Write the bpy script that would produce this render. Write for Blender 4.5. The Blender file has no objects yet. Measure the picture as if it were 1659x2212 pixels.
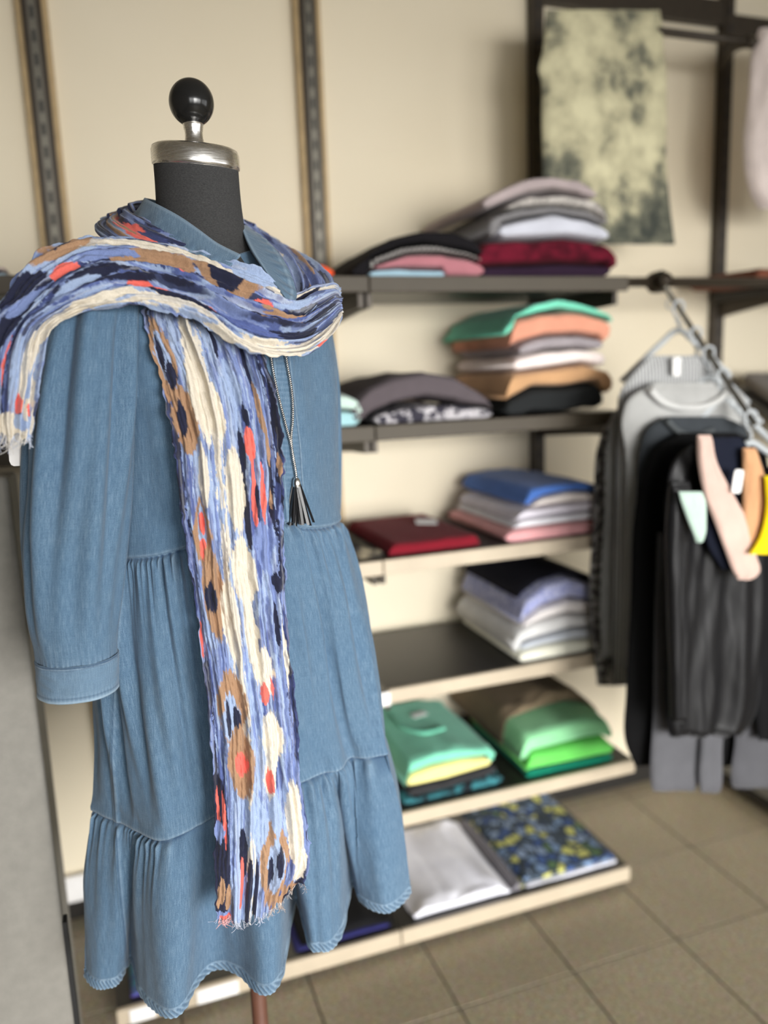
import bpy, bmesh, math, random
import numpy as np
from mathutils import Vector, Matrix
from mathutils.bvhtree import BVHTree
random.seed(7); RNG = np.random.default_rng(11)

# ------------------------------------------------------------------ camera
CAM = np.array([0.0, 0.0, 1.45]); FPX = 1712.6; PCX, PCY = 829.5, 1106.0
YAW, PIT, ROL = map(math.radians, (19.0922, 10.1523, 2.1969))
def _cam_axes():
    f = np.array([math.sin(YAW)*math.cos(PIT), math.cos(YAW)*math.cos(PIT), -math.sin(PIT)])
    rt = np.array([math.cos(YAW), -math.sin(YAW), 0.0]); dn = np.cross(f, rt)
    c, s = math.cos(ROL), math.sin(ROL)
    return np.array([c*rt+s*dn, -s*rt+c*dn, f])
CM = _cam_axes()
scene = bpy.context.scene
cd = bpy.data.cameras.new('camera'); cam = bpy.data.objects.new('camera', cd)
scene.collection.objects.link(cam); scene.camera = cam
cd.sensor_fit = 'VERTICAL'; cd.sensor_height = 34.6; cd.sensor_width = 25.95
cd.lens = FPX/2212*34.6; cd.clip_start = 0.02
mw = Matrix(((CM[0][0], -CM[1][0], -CM[2][0], CAM[0]), (CM[0][1], -CM[1][1], -CM[2][1], CAM[1]),
             (CM[0][2], -CM[1][2], -CM[2][2], CAM[2]), (0, 0, 0, 1)))
cam.matrix_world = mw
cd.dof.use_dof = True; cd.dof.focus_distance = 1.0; cd.dof.aperture_fstop = cd.lens/17.0; cd.dof.aperture_blades = 0

# ------------------------------------------------------------------ light
scene.view_settings.view_transform = 'Standard'; scene.view_settings.look = 'None'
scene.view_settings.gamma = 1.0; scene.view_settings.use_curve_mapping = False
scene.view_settings.exposure = -0.17
wd = bpy.data.worlds.new('daylight'); scene.world = wd; wd.use_nodes = True
wd.node_tree.nodes['Background'].inputs[0].default_value = (0.93, 0.97, 1.0, 1)
wd.node_tree.nodes['Background'].inputs[1].default_value = 1.0
def area(name, loc, target, sx, sy, power, col=(1, 0.985, 0.96), spread=180):
    l = bpy.data.lights.new(name, 'AREA'); l.shape = 'RECTANGLE'; l.size = sx; l.size_y = sy; l.energy = power; l.color = col; l.spread = math.radians(spread)
    o = bpy.data.objects.new(name, l); scene.collection.objects.link(o); o.location = loc
    o.rotation_euler = (Vector(target)-Vector(loc)).to_track_quat('-Z', 'Y').to_euler(); return o
# daylight entering by the shop front behind the camera and by the side window on the right
for x, e in ((-0.35, 8), (1.25, 40), (2.85, 14)):
    area('shopfront_daylight', (x, -3.12, 1.3), (.75, 2.0, .2), 1.4, 1.75, e, spread=60)   # narrow spread aimed low, set to keep the upper wall dimmer
for y in (-2.1, -0.6):
    area('side_window_daylight', (4.32, y, 1.5), (0, y, 1.3), 1.3, 1.5, 14)

# ------------------------------------------------------------------ projection helpers
def ray(x, y): return CM.T @ np.array([(x-PCX)/FPX, (y-PCY)/FPX, 1.0])
def PD(x, y, D): return CAM + ray(x, y)*D
def PY(x, y, Y): d = ray(x, y); return CAM + d*(Y/d[1])
def PX(x, y, X): d = ray(x, y); return CAM + d*(X/d[0])
def PZ(x, y, z): d = ray(x, y); return CAM + d*((z-CAM[2])/d[2])
def rays(x, y):
    q = np.stack([(x-PCX)/FPX, (y-PCY)/FPX, np.ones_like(x)], -1); return q @ CM
def PDs(x, y, D): return CAM + rays(np.asarray(x, float), np.asarray(y, float))*np.asarray(D, float)[..., None]
def proj(p):
    q = (np.asarray(p)-CAM) @ CM.T
    return PCX+FPX*q[..., 0]/q[..., 2], PCY+FPX*q[..., 1]/q[..., 2], q[..., 2]

# ------------------------------------------------------------------ numpy noise
class VNoise:
    def __init__(s, seed, n=256): s.t = np.random.default_rng(seed).random((n, n)); s.n = n
    def __call__(s, x, y):
        x = np.asarray(x, float); y = np.asarray(y, float)
        xi = np.floor(x).astype(int); yi = np.floor(y).astype(int); fx = x-xi; fy = y-yi
        fx = fx*fx*(3-2*fx); fy = fy*fy*(3-2*fy); n = s.n
        a = s.t[xi % n, yi % n]; b = s.t[(xi+1) % n, yi % n]; c = s.t[xi % n, (yi+1) % n]; d = s.t[(xi+1) % n, (yi+1) % n]
        return (a*(1-fx)+b*fx)*(1-fy)+(c*(1-fx)+d*fx)*fy
N1, N2, N3, N4 = VNoise(1), VNoise(2), VNoise(3), VNoise(4)
def fbm(n, x, y, o=3):
    s = 0; a = 1; t = 0
    for i in range(o): s = s+a*n(x*2**i+17*i, y*2**i+31*i); t += a; a *= .5
    return s/t
def sstep(a, b, x): t = np.clip((x-a)/(b-a), 0, 1); return t*t*(3-2*t)
def cubic(xs, ys, x):
    """Catmull-Rom through (xs, ys); ys may be vectors"""
    xs = np.asarray(xs, float); ys = np.asarray(ys, float); x = np.asarray(x, float)
    m = np.zeros_like(ys); dx = np.diff(xs); sl = (ys[1:]-ys[:-1])/(dx if ys.ndim == 1 else dx[:, None])
    m[0] = sl[0]; m[-1] = sl[-1]; m[1:-1] = (sl[1:]+sl[:-1])/2
    i = np.clip(np.searchsorted(xs, x)-1, 0, len(xs)-2); h = dx[i]; t = (x-xs[i])/h
    if ys.ndim > 1: h = h[..., None]; t = t[..., None]
    t2 = t*t; t3 = t2*t
    return (2*t3-3*t2+1)*ys[i]+(t3-2*t2+t)*h*m[i]+(-2*t3+3*t2)*ys[i+1]+(t3-t2)*h*m[i+1]
def srgb(r, g, b):
    f = lambda c: (c/255/12.92) if c/255 <= .04045 else ((c/255+.055)/1.055)**2.4
    return (f(r), f(g), f(b))

# ------------------------------------------------------------------ object helpers
COL = scene.collection
def mesh_obj(name, verts, faces, mat, parent=None, smooth=True):
    me = bpy.data.meshes.new(name)
    v = np.asarray(verts, dtype=np.float64).reshape(-1, 3)
    if isinstance(faces, np.ndarray) and faces.ndim == 2:
        k = faces.shape[1]; nf = len(faces)
        me.vertices.add(len(v)); me.vertices.foreach_set('co', v.astype(np.float32).ravel())
        me.loops.add(nf*k); me.loops.foreach_set('vertex_index', faces.astype(np.int32).ravel())
        me.polygons.add(nf); me.polygons.foreach_set('loop_start', np.arange(0, nf*k, k, dtype=np.int32))
        me.polygons.foreach_set('loop_total', np.full(nf, k, dtype=np.int32)); me.update(calc_edges=True); me.validate()
    else:
        me.from_pydata([tuple(q) for q in v], [], [tuple(f) for f in faces]); me.update()
    if smooth: me.polygons.foreach_set('use_smooth', np.ones(len(me.polygons), dtype=bool))
    if mat is not None: me.materials.append(mat)
    o = bpy.data.objects.new(name, me); COL.objects.link(o)
    if parent is not None: o.parent = parent; o.matrix_parent_inverse = parent.matrix_basis.inverted()
    return o
def link_copy(src, name, parent=None, loc=None):
    o = bpy.data.objects.new(name, src.data); COL.objects.link(o)
    if parent is not None: o.parent = parent; o.matrix_parent_inverse = parent.matrix_basis.inverted()
    if loc is not None: o.location = loc
    return o
def empty(name, loc, label, cat, group=None):
    o = bpy.data.objects.new(name, None); COL.objects.link(o); o.location = loc; o.empty_display_size = .05
    return tag(o, label, cat, group)
def tag(o, label, cat, group=None):
    o['label'] = label; o['category'] = cat
    if group: o['group'] = group
    return o
def structure(o, label=None):
    o['kind'] = 'structure'
    if label: o['label'] = label
    return o
def grid_faces(nu, nv, wrap_u=False, wrap_v=False):
    iu = np.arange(nu if wrap_u else nu-1); iv = np.arange(nv if wrap_v else nv-1)
    U, V = np.meshgrid(iu, iv, indexing='ij'); U2 = (U+1) % nu; V2 = (V+1) % nv
    return np.stack([U*nv+V, U2*nv+V, U2*nv+V2, U*nv+V2], -1).reshape(-1, 4)
def set_attr(o, name, arr, kind='FLOAT'):
    a = o.data.attributes.new(name, 'FLOAT_COLOR' if kind == 'COLOR' else 'FLOAT', 'POINT')
    if kind == 'COLOR':
        c = np.ones((len(arr), 4), dtype=np.float32); c[:, :3] = arr; a.data.foreach_set('color', c.ravel())
    else: a.data.foreach_set('value', np.asarray(arr, dtype=np.float32).ravel())
def set_uv(o, uv):
    me = o.data; l = me.uv_layers.new(name='UVMap'); li = np.empty(len(me.loops), dtype=np.int32); me.loops.foreach_get('vertex_index', li)
    l.data.foreach_set('uv', np.asarray(uv, dtype=np.float32)[li].ravel())
def boxes(name, bl, mat, parent=None, bevel=0.0, smooth=False):
    """one mesh made of axis aligned boxes (x0,x1,y0,y1,z0,z1)"""
    bm = bmesh.new()
    for (x0, x1, y0, y1, z0, z1) in bl:
        vs = [bm.verts.new(p) for p in ((x0, y0, z0), (x1, y0, z0), (x1, y1, z0), (x0, y1, z0), (x0, y0, z1), (x1, y0, z1), (x1, y1, z1), (x0, y1, z1))]
        for f in ((0, 3, 2, 1), (4, 5, 6, 7), (0, 1, 5, 4), (1, 2, 6, 5), (2, 3, 7, 6), (3, 0, 4, 7)): bm.faces.new([vs[i] for i in f])
    if bevel: bmesh.ops.bevel(bm, geom=list(bm.edges), offset=bevel, segments=2, affect='EDGES', profile=.5)
    me = bpy.data.meshes.new(name); bm.to_mesh(me); bm.free(); me.materials.append(mat)
    if smooth: me.polygons.foreach_set('use_smooth', np.ones(len(me.polygons), dtype=bool))
    o = bpy.data.objects.new(name, me); COL.objects.link(o)
    if parent is not None: o.parent = parent; o.matrix_parent_inverse = parent.matrix_basis.inverted()
    return o
def tube(path, rad, seg=8, closed_ends=True):
    P = np.asarray(path, float); n = len(P); rad = np.broadcast_to(np.asarray(rad, float), (n,))
    T = np.gradient(P, axis=0); T /= np.linalg.norm(T, axis=1)[:, None]
    up = np.array([0, 0, 1.0]) if abs(T[0][2]) < .9 else np.array([1.0, 0, 0])
    nrm = np.cross(T[0], up); nrm /= np.linalg.norm(nrm); V = []
    for i in range(n):
        nrm = nrm-T[i]*(nrm@T[i]); nrm /= np.linalg.norm(nrm); b = np.cross(T[i], nrm)
        a = np.linspace(0, 2*np.pi, seg, endpoint=False)
        V.append(P[i]+rad[i]*(np.cos(a)[:, None]*nrm+np.sin(a)[:, None]*b))
    V = np.concatenate(V); F = [tuple(f) for f in grid_faces(n, seg, wrap_v=True)]
    if closed_ends: F.append(tuple(range(seg))[::-1]); F.append(tuple((n-1)*seg+k for k in range(seg)))
    return V, F
def merge(parts):
    V = []; F = []; o = 0
    for v, f in parts:
        V.append(np.asarray(v)); F += [tuple(int(i)+o for i in q) for q in f]; o += len(v)
    return np.concatenate(V), F
def lathe(profile, axis, seg=48):
    """profile: list (r, z); axis (x, y)"""
    n = len(profile); a = np.linspace(0, 2*np.pi, seg, endpoint=False)
    V = np.array([[axis[0]+r*np.cos(t), axis[1]+r*np.sin(t), z] for r, z in profile for t in a])
    F = [tuple(f)[::-1] for f in grid_faces(n, seg, wrap_v=True)]
    F.append(tuple(range(seg))); F.append(tuple((n-1)*seg+k for k in range(seg))[::-1]); return V, F

# ------------------------------------------------------------------ materials
def new_mat(name):
    m = bpy.data.materials.new(name); m.use_nodes = True; nt = m.node_tree; b = nt.nodes['Principled BSDF']; return m, nt, b
def lk(nt, a, b): nt.links.new(a, b)
def node(nt, t, **kw):
    n = nt.nodes.new(t)
    for k, v in kw.items(): setattr(n, k, v)
    return n
def mixc(nt, fac, a, b, mode='MIX'):
    m = node(nt, 'ShaderNodeMix', data_type='RGBA', blend_type=mode)
    for s, v in ((m.inputs[0], fac), (m.inputs[6], a), (m.inputs[7], b)):
        if hasattr(v, 'links') or hasattr(v, 'is_output'): lk(nt, v, s)
        else: s.default_value = (*v, 1) if isinstance(v, (tuple, list)) and len(v) == 3 else v
    return m.outputs[2]
def noise(nt, scale, detail=3, vec=None, map_scale=None, coord='Object', rough=.55):
    tc = node(nt, 'ShaderNodeTexCoord'); src = tc.outputs[coord] if vec is None else vec
    if map_scale is not None:
        mp = node(nt, 'ShaderNodeMapping'); mp.inputs['Scale'].default_value = map_scale; lk(nt, src, mp.inputs[0]); src = mp.outputs[0]
    n = node(nt, 'ShaderNodeTexNoise'); n.inputs['Scale'].default_value = scale; n.inputs['Detail'].default_value = detail
    n.inputs['Roughness'].default_value = rough; lk(nt, src, n.inputs['Vector']); return n.outputs[0]
def ramp(nt, fac, stops, interp='LINEAR'):
    r = node(nt, 'ShaderNodeValToRGB'); r.color_ramp.interpolation = interp; e = r.color_ramp.elements
    while len(e) < len(stops): e.new(.5)
    for el, (p, c) in zip(e, stops): el.position = p; el.color = (*c, 1) if len(c) == 3 else c
    lk(nt, fac, r.inputs[0]); return r.outputs[0]
def bump(nt, b, height, strength=.3, dist=.001):
    bn = node(nt, 'ShaderNodeBump'); bn.inputs['Strength'].default_value = strength; bn.inputs['Distance'].default_value = dist
    lk(nt, height, bn.inputs['Height']); lk(nt, bn.outputs[0], b.inputs['Normal'])
_cache = {}
def plain(name, col, rough=.6, metal=0, var=.12, scale=30, bmp=.1):
    if name in _cache: return _cache[name]
    m, nt, b = new_mat(name); n = noise(nt, scale, 4)
    lo = tuple(c*(1-var) for c in col); hi = tuple(min(1, c*(1+var)) for c in col)
    lk(nt, ramp(nt, n, [(.3, lo), (.7, hi)]), b.inputs['Base Color'])
    b.inputs['Roughness'].default_value = rough; b.inputs['Metallic'].default_value = metal
    if bmp: bump(nt, b, noise(nt, scale*8, 3), bmp, .001)
    _cache[name] = m; return m
def cloth(name, col, col2=None, pattern=None, scale=60, rough=.95, sheen=.15):
    """fabric: slight mottling, weave relief; pattern in None/'speckle'/'stripe'/'blotch'/'check'"""
    if name in _cache: return _cache[name]
    m, nt, b = new_mat(name); n = noise(nt, 14, 3)
    base = ramp(nt, n, [(.25, tuple(c*.86 for c in col)), (.75, tuple(min(1, c*1.1) for c in col))])
    if pattern == 'speckle':
        base = mixc(nt, ramp(nt, noise(nt, scale, 2), [(.48, (0, 0, 0)), (.56, (1, 1, 1))]), base, col2)
    elif pattern == 'stripe':
        w = node(nt, 'ShaderNodeTexWave', bands_direction='X'); w.inputs['Scale'].default_value = scale; w.inputs['Distortion'].default_value = .6
        tc = node(nt, 'ShaderNodeTexCoord'); lk(nt, tc.outputs['Object'], w.inputs[0])
        base = mixc(nt, ramp(nt, w.outputs[1], [(.4, (0, 0, 0)), (.6, (1, 1, 1))]), base, col2)
    elif pattern == 'blotch':
        base = mixc(nt, ramp(nt, noise(nt, scale, 4, rough=.65), [(.44, (0, 0, 0)), (.68, (1, 1, 1))]), base, col2)
    lk(nt, base, b.inputs['Base Color']); b.inputs['Roughness'].default_value = rough
    b.inputs['Sheen Weight'].default_value = sheen*min(1, max(col)*2.5)**2
    b.inputs['Specular IOR Level'].default_value = .2
    bump(nt, b, noise(nt, 700, 2), .25, .0008); _cache[name] = m; return m

def mat_wall():
    m, nt, b = new_mat('cream_wall_paint'); n = noise(nt, 1.6, 4)
    lk(nt, ramp(nt, n, [(.3, srgb(228, 216, 190)), (.7, srgb(232, 221, 197))]), b.inputs['Base Color'])
    b.inputs['Roughness'].default_value = .75; bump(nt, b, noise(nt, 260, 3), .12, .001); return m
def mat_terrazzo():
    m, nt, b = new_mat('terrazzo_tile'); a = noise(nt, 120, 4, rough=.7); c = noise(nt, 2.5, 3)
    tc = node(nt, 'ShaderNodeTexCoord'); vo = node(nt, 'ShaderNodeTexVoronoi'); vo.inputs['Scale'].default_value = 95; lk(nt, tc.outputs['Object'], vo.inputs[0])
    base = ramp(nt, a, [(.3, srgb(104, 94, 76)), (.52, srgb(156, 145, 122)), (.75, srgb(190, 178, 156))])
    base = mixc(nt, .12, base, mixc(nt, 1.0, base, vo.outputs['Color'], 'SOFT_LIGHT'))
    base = mixc(nt, ramp(nt, c, [(.35, (.0,)*3), (.7, (.45,)*3)]), base, srgb(134, 122, 100))
    lk(nt, base, b.inputs['Base Color']); b.inputs['Roughness'].default_value = .42; return m
def mat_denim():
    m, nt, b = new_mat('washed_denim'); uv = node(nt, 'ShaderNodeUVMap'); uv.uv_map = 'UVMap'; v = uv.outputs[0]
    warp = noise(nt, 1, 3, v, (860, 52, 1), rough=.7); weft = noise(nt, 1, 3, v, (50, 800, 1), rough=.7); speck = noise(nt, 1150, 2, v); big = noise(nt, 9, 3, v)
    base = ramp(nt, warp, [(.32, srgb(46, 75, 103)), (.5, srgb(72, 103, 129)), (.68, srgb(115, 140, 160))])
    base = mixc(nt, .22, base, ramp(nt, weft, [(.34, srgb(45, 74, 101)), (.66, srgb(109, 136, 157))]))
    base = mixc(nt, .34, base, ramp(nt, speck, [(.38, srgb(40, 66, 94)), (.62, srgb(115, 140, 161))]))
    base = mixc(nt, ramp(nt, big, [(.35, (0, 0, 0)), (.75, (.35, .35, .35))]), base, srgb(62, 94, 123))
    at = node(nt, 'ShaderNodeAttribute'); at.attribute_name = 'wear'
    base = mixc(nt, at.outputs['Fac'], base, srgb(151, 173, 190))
    ad = node(nt, 'ShaderNodeAttribute'); ad.attribute_name = 'ink'  # 'ink' is the mask of the denim darkening
    base = mixc(nt, ad.outputs['Fac'], base, srgb(37, 62, 90))  # darker in gather valleys, beside seams and in hem puckers
    lk(nt, base, b.inputs['Base Color']); b.inputs['Roughness'].default_value = .9; b.inputs['Sheen Weight'].default_value = .12
    mx = node(nt, 'ShaderNodeMath', operation='ADD'); lk(nt, warp, mx.inputs[0]); lk(nt, speck, mx.inputs[1])
    bump(nt, b, mx.outputs[0], .35, .0006); return m
def mat_scarf():
    m, nt, b = new_mat('printed_cotton_gauze'); at = node(nt, 'ShaderNodeAttribute'); at.attribute_name = 'print'
    tc = node(nt, 'ShaderNodeUVMap'); tc.uv_map = 'UVMap'
    n = noise(nt, 1, 2, tc.outputs[0], (700, 1500, 1)); n2 = noise(nt, 2600, 1, tc.outputs[0])
    c = mixc(nt, .16, at.outputs['Color'], ramp(nt, n, [(.3, (.15, .15, .18)), (.7, (1, 1, 1))]), 'OVERLAY')
    lk(nt, c, b.inputs['Base Color']); b.inputs['Roughness'].default_value = .95; b.inputs['Sheen Weight'].default_value = .1
    mx = node(nt, 'ShaderNodeMath', operation='ADD'); lk(nt, n, mx.inputs[0]); lk(nt, n2, mx.inputs[1])
    bump(nt, b, mx.outputs[0], .4, .0007); return m

M_WALL = mat_wall(); M_TILE = mat_terrazzo(); M_DENIM = mat_denim(); M_SCARF = mat_scarf()
M_SIDE = plain('greige_side_wall', srgb(168, 160, 148), .85)
M_GROUT = plain('tile_grout', srgb(88, 82, 70), .85)
M_CEIL = plain('white_ceiling', (.5, .48, .44), .9)
M_BRONZE = plain('dark_bronze_metal', srgb(58, 50, 40), .45, .3, .1, 40, .05)
M_TRIM = plain('tan_post_trim', srgb(176, 152, 112), .55, .2)
M_STRIP = plain('slotted_steel_strip', srgb(112, 108, 98), .45, .6)
M_BLACK = plain('black_slot', (.01, .01, .01), .7)
M_BOARD = plain('black_laminate_board', srgb(38, 36, 34), .38, 0, .1, 20, .04)
M_EDGE = plain('beige_shelf_edge', srgb(190, 176, 154), .5, 0, .06, 12, .04)
M_EDGE_SHADE = plain('shaded_shelf_edge', srgb(70, 62, 49), .6, 0, .06, 12, .04)  # shade painted in: darker copy of the beige edge, upper two shelves
M_SLAB = plain('pale_grey_felt_panel', srgb(134, 131, 124), .9, 0, .08, 40, .2)
M_WHITE = plain('white_card', srgb(240, 238, 236), .7, 0, .02, 20, .02)
M_CHROME, _nt, _b = new_mat('brushed_nickel'); _b.inputs['Base Color'].default_value = (.86, .84, .81, 1); _b.inputs['Metallic'].default_value = 1
lk(_nt, ramp(_nt, noise(_nt, 1, 2, None, (60, 60, 900)), [(.3, (.2,)*3), (.7, (.34,)*3)]), _b.inputs['Roughness'])
M_GLOSS = plain('gloss_black_lacquer', (.012, .012, .012), .18, 0, .02, 10, 0)
M_HANGER = plain('grey_plastic_hanger', srgb(188, 193, 196), .4, 0, .04)
M_POLE = plain('brown_wood_pole', srgb(96, 62, 48), .5)

# ------------------------------------------------------------------ room shell
WY = 2.15; RX0, RX1, RY0, CZ = -1.6, 4.4, -3.2, 3.0
structure(boxes('wall_back', [(RX0-.1, RX1+.1, WY, WY+.1, 0, CZ)], M_WALL))
structure(boxes('wall_left', [(RX0-.1, RX0, RY0, WY, 0, CZ)], M_SIDE))
structure(boxes('wall_right', [(RX1, RX1+.1, RY0, -2.85, 0, CZ), (RX1, RX1+.1, .15, WY, 0, CZ), (RX1, RX1+.1, -2.85, .15, 0, .7), (RX1, RX1+.1, -2.85, .15, 2.5, CZ)], M_WALL))
structure(boxes('wall_front', [(RX0-.1, -1.15, RY0-.1, RY0, 0, CZ), (3.65, RX1+.1, RY0-.1, RY0, 0, CZ), (-1.15, 3.65, RY0-.1, RY0, 0, .4), (-1.15, 3.65, RY0-.1, RY0, 2.65, CZ)], M_SIDE))
structure(boxes('ceiling', [(RX0-.1, RX1+.1, RY0-.1, WY+.1, CZ, CZ+.1)], M_CEIL))
structure(boxes('window_1', [(-1.15, 3.65, RY0-.06, RY0-.02, .4, .46), (-1.15, 3.65, RY0-.06, RY0-.02, 2.59, 2.65)]+[(x-.03, x+.03, RY0-.06, RY0-.02, .46, 2.59) for x in (-1.12, .45, 2.05, 3.62)], M_BRONZE))
structure(boxes('window_2', [(RX1+.02, RX1+.06, -2.85, .15, .7, .76), (RX1+.02, RX1+.06, -2.85, .15, 2.44, 2.5)]+[(RX1+.02, RX1+.06, y-.03, y+.03, .76, 2.44) for y in (-2.82, -1.35, .12)], M_BRONZE))
fl = structure(boxes('floor', [(RX0-.1, RX1+.1, RY0-.1, WY+.1, -.1, -.004)], M_GROUT))
TS = .302; gx0 = .643-TS*7; gy0 = 1.4616+TS*2
proto = None; rest = []
for i in range(-1, 20):
    for j in range(0, 18):
        x0 = gx0+i*TS; y1 = gy0-j*TS+TS; x0c = max(x0, RX0); x1c = min(x0+TS, RX1); y0c = max(y1-TS, RY0); y1c = min(y1, WY-.001)
        if x1c-x0c < .02 or y1c-y0c < .02: continue
        g = .0022
        if j < 13 and x1c-x0c > TS-.001 and y1c-y0c > TS-.001:
            if proto is None:
                proto = boxes('tile', [(-TS/2+g, TS/2-g, -TS/2+g, TS/2-g, -.02, 0)], M_TILE, fl, .0012); o = proto
            else: o = link_copy(proto, 'tile', fl)
            o.location = ((x0c+x1c)/2, (y0c+y1c)/2, random.uniform(-.0006, .0004))
        else: rest.append((x0c+g, x1c-g, y0c+g, y1c-g, -.02, 0))
r_ = boxes('tile_field', rest, M_TILE, fl); r_['kind'] = 'stuff'
structure(boxes('baseboard_back', [(RX0, RX1, WY-.018, WY-.001, 0.001, .075)], M_BOARD))

# ------------------------------------------------------------------ shelving
PXs = [-.722, -.068, .582, 1.242, 1.905, 2.56]
plab = ['slotted bronze wall upright farthest left, outside the left bay', 'slotted upright with tan trim at far left beside the dress', 'slotted upright with tan trim behind the mannequin neck, right of it',
        'dark upright behind the hanging tie-dye top', 'dark upright behind the hanging rack of black clothes', 'dark upright beyond the right edge rack']
slot_proto = None
for k, x in enumerate(PXs):
    if k in (0, 5): continue
    up = empty('shelf_upright', (x, WY, 0.08), plab[k], 'upright', 'slotted wall uprights')
    w = .021 if k in (1, 2) else .019
    boxes('post', [(x-w, x+w, WY-.032, WY-.001, .08, 2.98)], M_BRONZE, up, .002)
    boxes('slot_strip', [(x-.009, x+.009, WY-.034, WY-.0315, .08, 2.98)], M_STRIP if k in (1, 2) else M_BRONZE, up)
    if k in (1, 2):
        boxes('side_trim', [(x+w, x+w+.014, WY-.022, WY-.001, .08, 2.98)], M_TRIM, up, .002)
        boxes('side_trim', [(x-w-.014, x-w, WY-.022, WY-.001, .08, 2.98)], M_TRIM, up, .002)
    for i in range(56):
        z = .13+i*.05
        if slot_proto is None: slot_proto = boxes('slot', [(-.0035, .0035, -.0006, .0006, -.013, .013)], M_BLACK, up); o = slot_proto
        else: o = link_copy(slot_proto, 'slot', up)
        o.location = (x, WY-.0345, z)
b_ = empty('top_rail', (1.25, WY-.03, 2.44), 'dark horizontal rail along the wall above the tie-dye top', 'rail')
boxes('rail_bar', [(PXs[3]+.02, PXs[4]-.02, WY-.03, WY-.002, 2.44, 2.51)], M_BRONZE, b_, .002)
boxes('rail_bar', [(PXs[4]+.02, 3.2, WY-.03, WY-.002, 2.415, 2.475)], M_BRONZE, b_, .002)

SH = [(1.655, 1.722), (1.324, 1.72), (1.012, 1.70), (.692, 1.70), (.388, 1.66), (.062, 1.672)]  # top z, front y
ord_ = ['top', 'second', 'third', 'fourth', 'fifth', 'bottom']
def shelf(i, x0, x1, where, bays, edge=None):
    z, yf = SH[i]; th = .034 if i != 5 else .04
    t = empty('wall_shelf', ((x0+x1)/2, WY-.04, z-th), f'{ord_[i]} shelf from above, {where}', 'shelf', 'black shelves with pale front edge')
    boxes('board', [(x0, x1, yf+.012, WY-.036, z-th+.006, z)], M_BOARD, t, .0015)
    e = boxes('edge_strip', [(x0, x1, yf, yf+.012, z-th, z+.001)], edge or (M_EDGE_SHADE if i < 2 else M_EDGE), t, .002)
    for bx in bays:
        if i == 5: continue
        v = []; y0, y1 = WY-.036, yf+.035; w = .006
        for xx in (bx-w, bx+w): v += [(xx, y0, z-th+.006), (xx, y1, z-th+.006), (xx, y1, z-th-.030), (xx, y1+.1, z-th-.034), (xx, y0, z-th-.055)]
        mesh_obj('bracket', v, [(0, 1, 2, 3, 4), (9, 8, 7, 6, 5)]+[(a, (a+1) % 5+5-5 if False else (a+1) % 5, (a+1) % 5+5, a+5)[::-1] for a in range(5)], M_BRONZE, t, False)
    return t
for i in range(6):
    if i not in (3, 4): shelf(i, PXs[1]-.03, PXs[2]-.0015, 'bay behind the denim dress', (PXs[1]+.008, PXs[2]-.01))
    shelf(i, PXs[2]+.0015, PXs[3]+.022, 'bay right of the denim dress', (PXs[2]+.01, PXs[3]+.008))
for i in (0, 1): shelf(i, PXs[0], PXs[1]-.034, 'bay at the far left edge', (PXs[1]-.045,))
for i in (5,):
    shelf(i, PXs[4]-.03, PXs[5], 'bay at the far right edge', (), M_BRONZE)
    for x0, x1, lab in ((PXs[1], PXs[2], 'dress'), (PXs[2], PXs[3], 'patterned shirt'), (PXs[4], PXs[5], 'far right bay')):
        pass
# feet below the bottom shelves are parts of them
for o in [o for o in bpy.data.objects if o.name.startswith('wall_shelf') and 'bottom shelf' in o.get('label', '')]:
    ch = [c for c in o.children if c.name.startswith('board')][0]; xs = [v.co.x for v in ch.data.vertices]
    for fx in (min(xs)+.09, max(xs)-.09):
        for fy in (1.74, 2.05):
            mesh_obj('foot', *lathe([(.022, .0005), (.024, .006), (.02, .012), (.014, .016), (.014, .029)], (fx, fy), 20), M_BLACK, o)
# price card holders clipped to shelf edges
def edge_card(i, x0, x1, lab, h=.03):
    z, yf = SH[i]
    tag(boxes('price_card_holder', [(x0, x1, yf-.004, yf-.0005, z-.036, z-.036+h)], M_WHITE, None, .001), lab, 'card holder', 'white card holders on shelf edges')
edge_card(5, PZ(425, 2150, .04)[0], PZ(512, 2120, .04)[0], 'wide white card holder on bottom shelf edge below the dress hem', .034)
edge_card(5, PZ(280, 2180, .04)[0], PZ(335, 2170, .04)[0], 'small white card holder at the left end of bottom shelf edge', .034)
edge_card(3, PY(818, 1495, 1.7)[0], PY(842, 1495, 1.7)[0], 'small white card holder on fourth shelf edge beside the dress', .034)

tk = empty('cable_trunking', (-.6, WY-.02, .1), 'white cable trunking on the wall just above the dark baseboard, left of the dress', 'trunking')
tz = PY(158, 1950, WY-.03)[2]; tz1 = PY(158, 1895, WY-.03)[2]; print('trunk', tz, tz1)
boxes('trunking_body', [(-1.5, .1, WY-.03, WY-.0185, tz, tz1)], M_WHITE, tk, .002); boxes('trunking_lid', [(-1.5, .1, WY-.034, WY-.0302, tz+.006, tz1-.006)], M_WHITE, tk, .001)
# pale panel at the left edge of the picture
sx = -.133
sl = empty('display_counter', (-.5, 1.24, 0), 'pale grey upright panel of a counter at the left edge', 'counter')
boxes('side_panel', [(-1.0, sx, 1.2, 1.235, .001, 1.325)], M_SLAB, sl, .008, True)
boxes('counter_body', [(-1.0, sx-.03, 1.235, 1.62, .05, 1.29)], M_SLAB, sl, .006)
boxes('dark_edge_strip', [(sx, sx+.006, 1.204, 1.225, .001, .63)], M_BLACK, sl)

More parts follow.
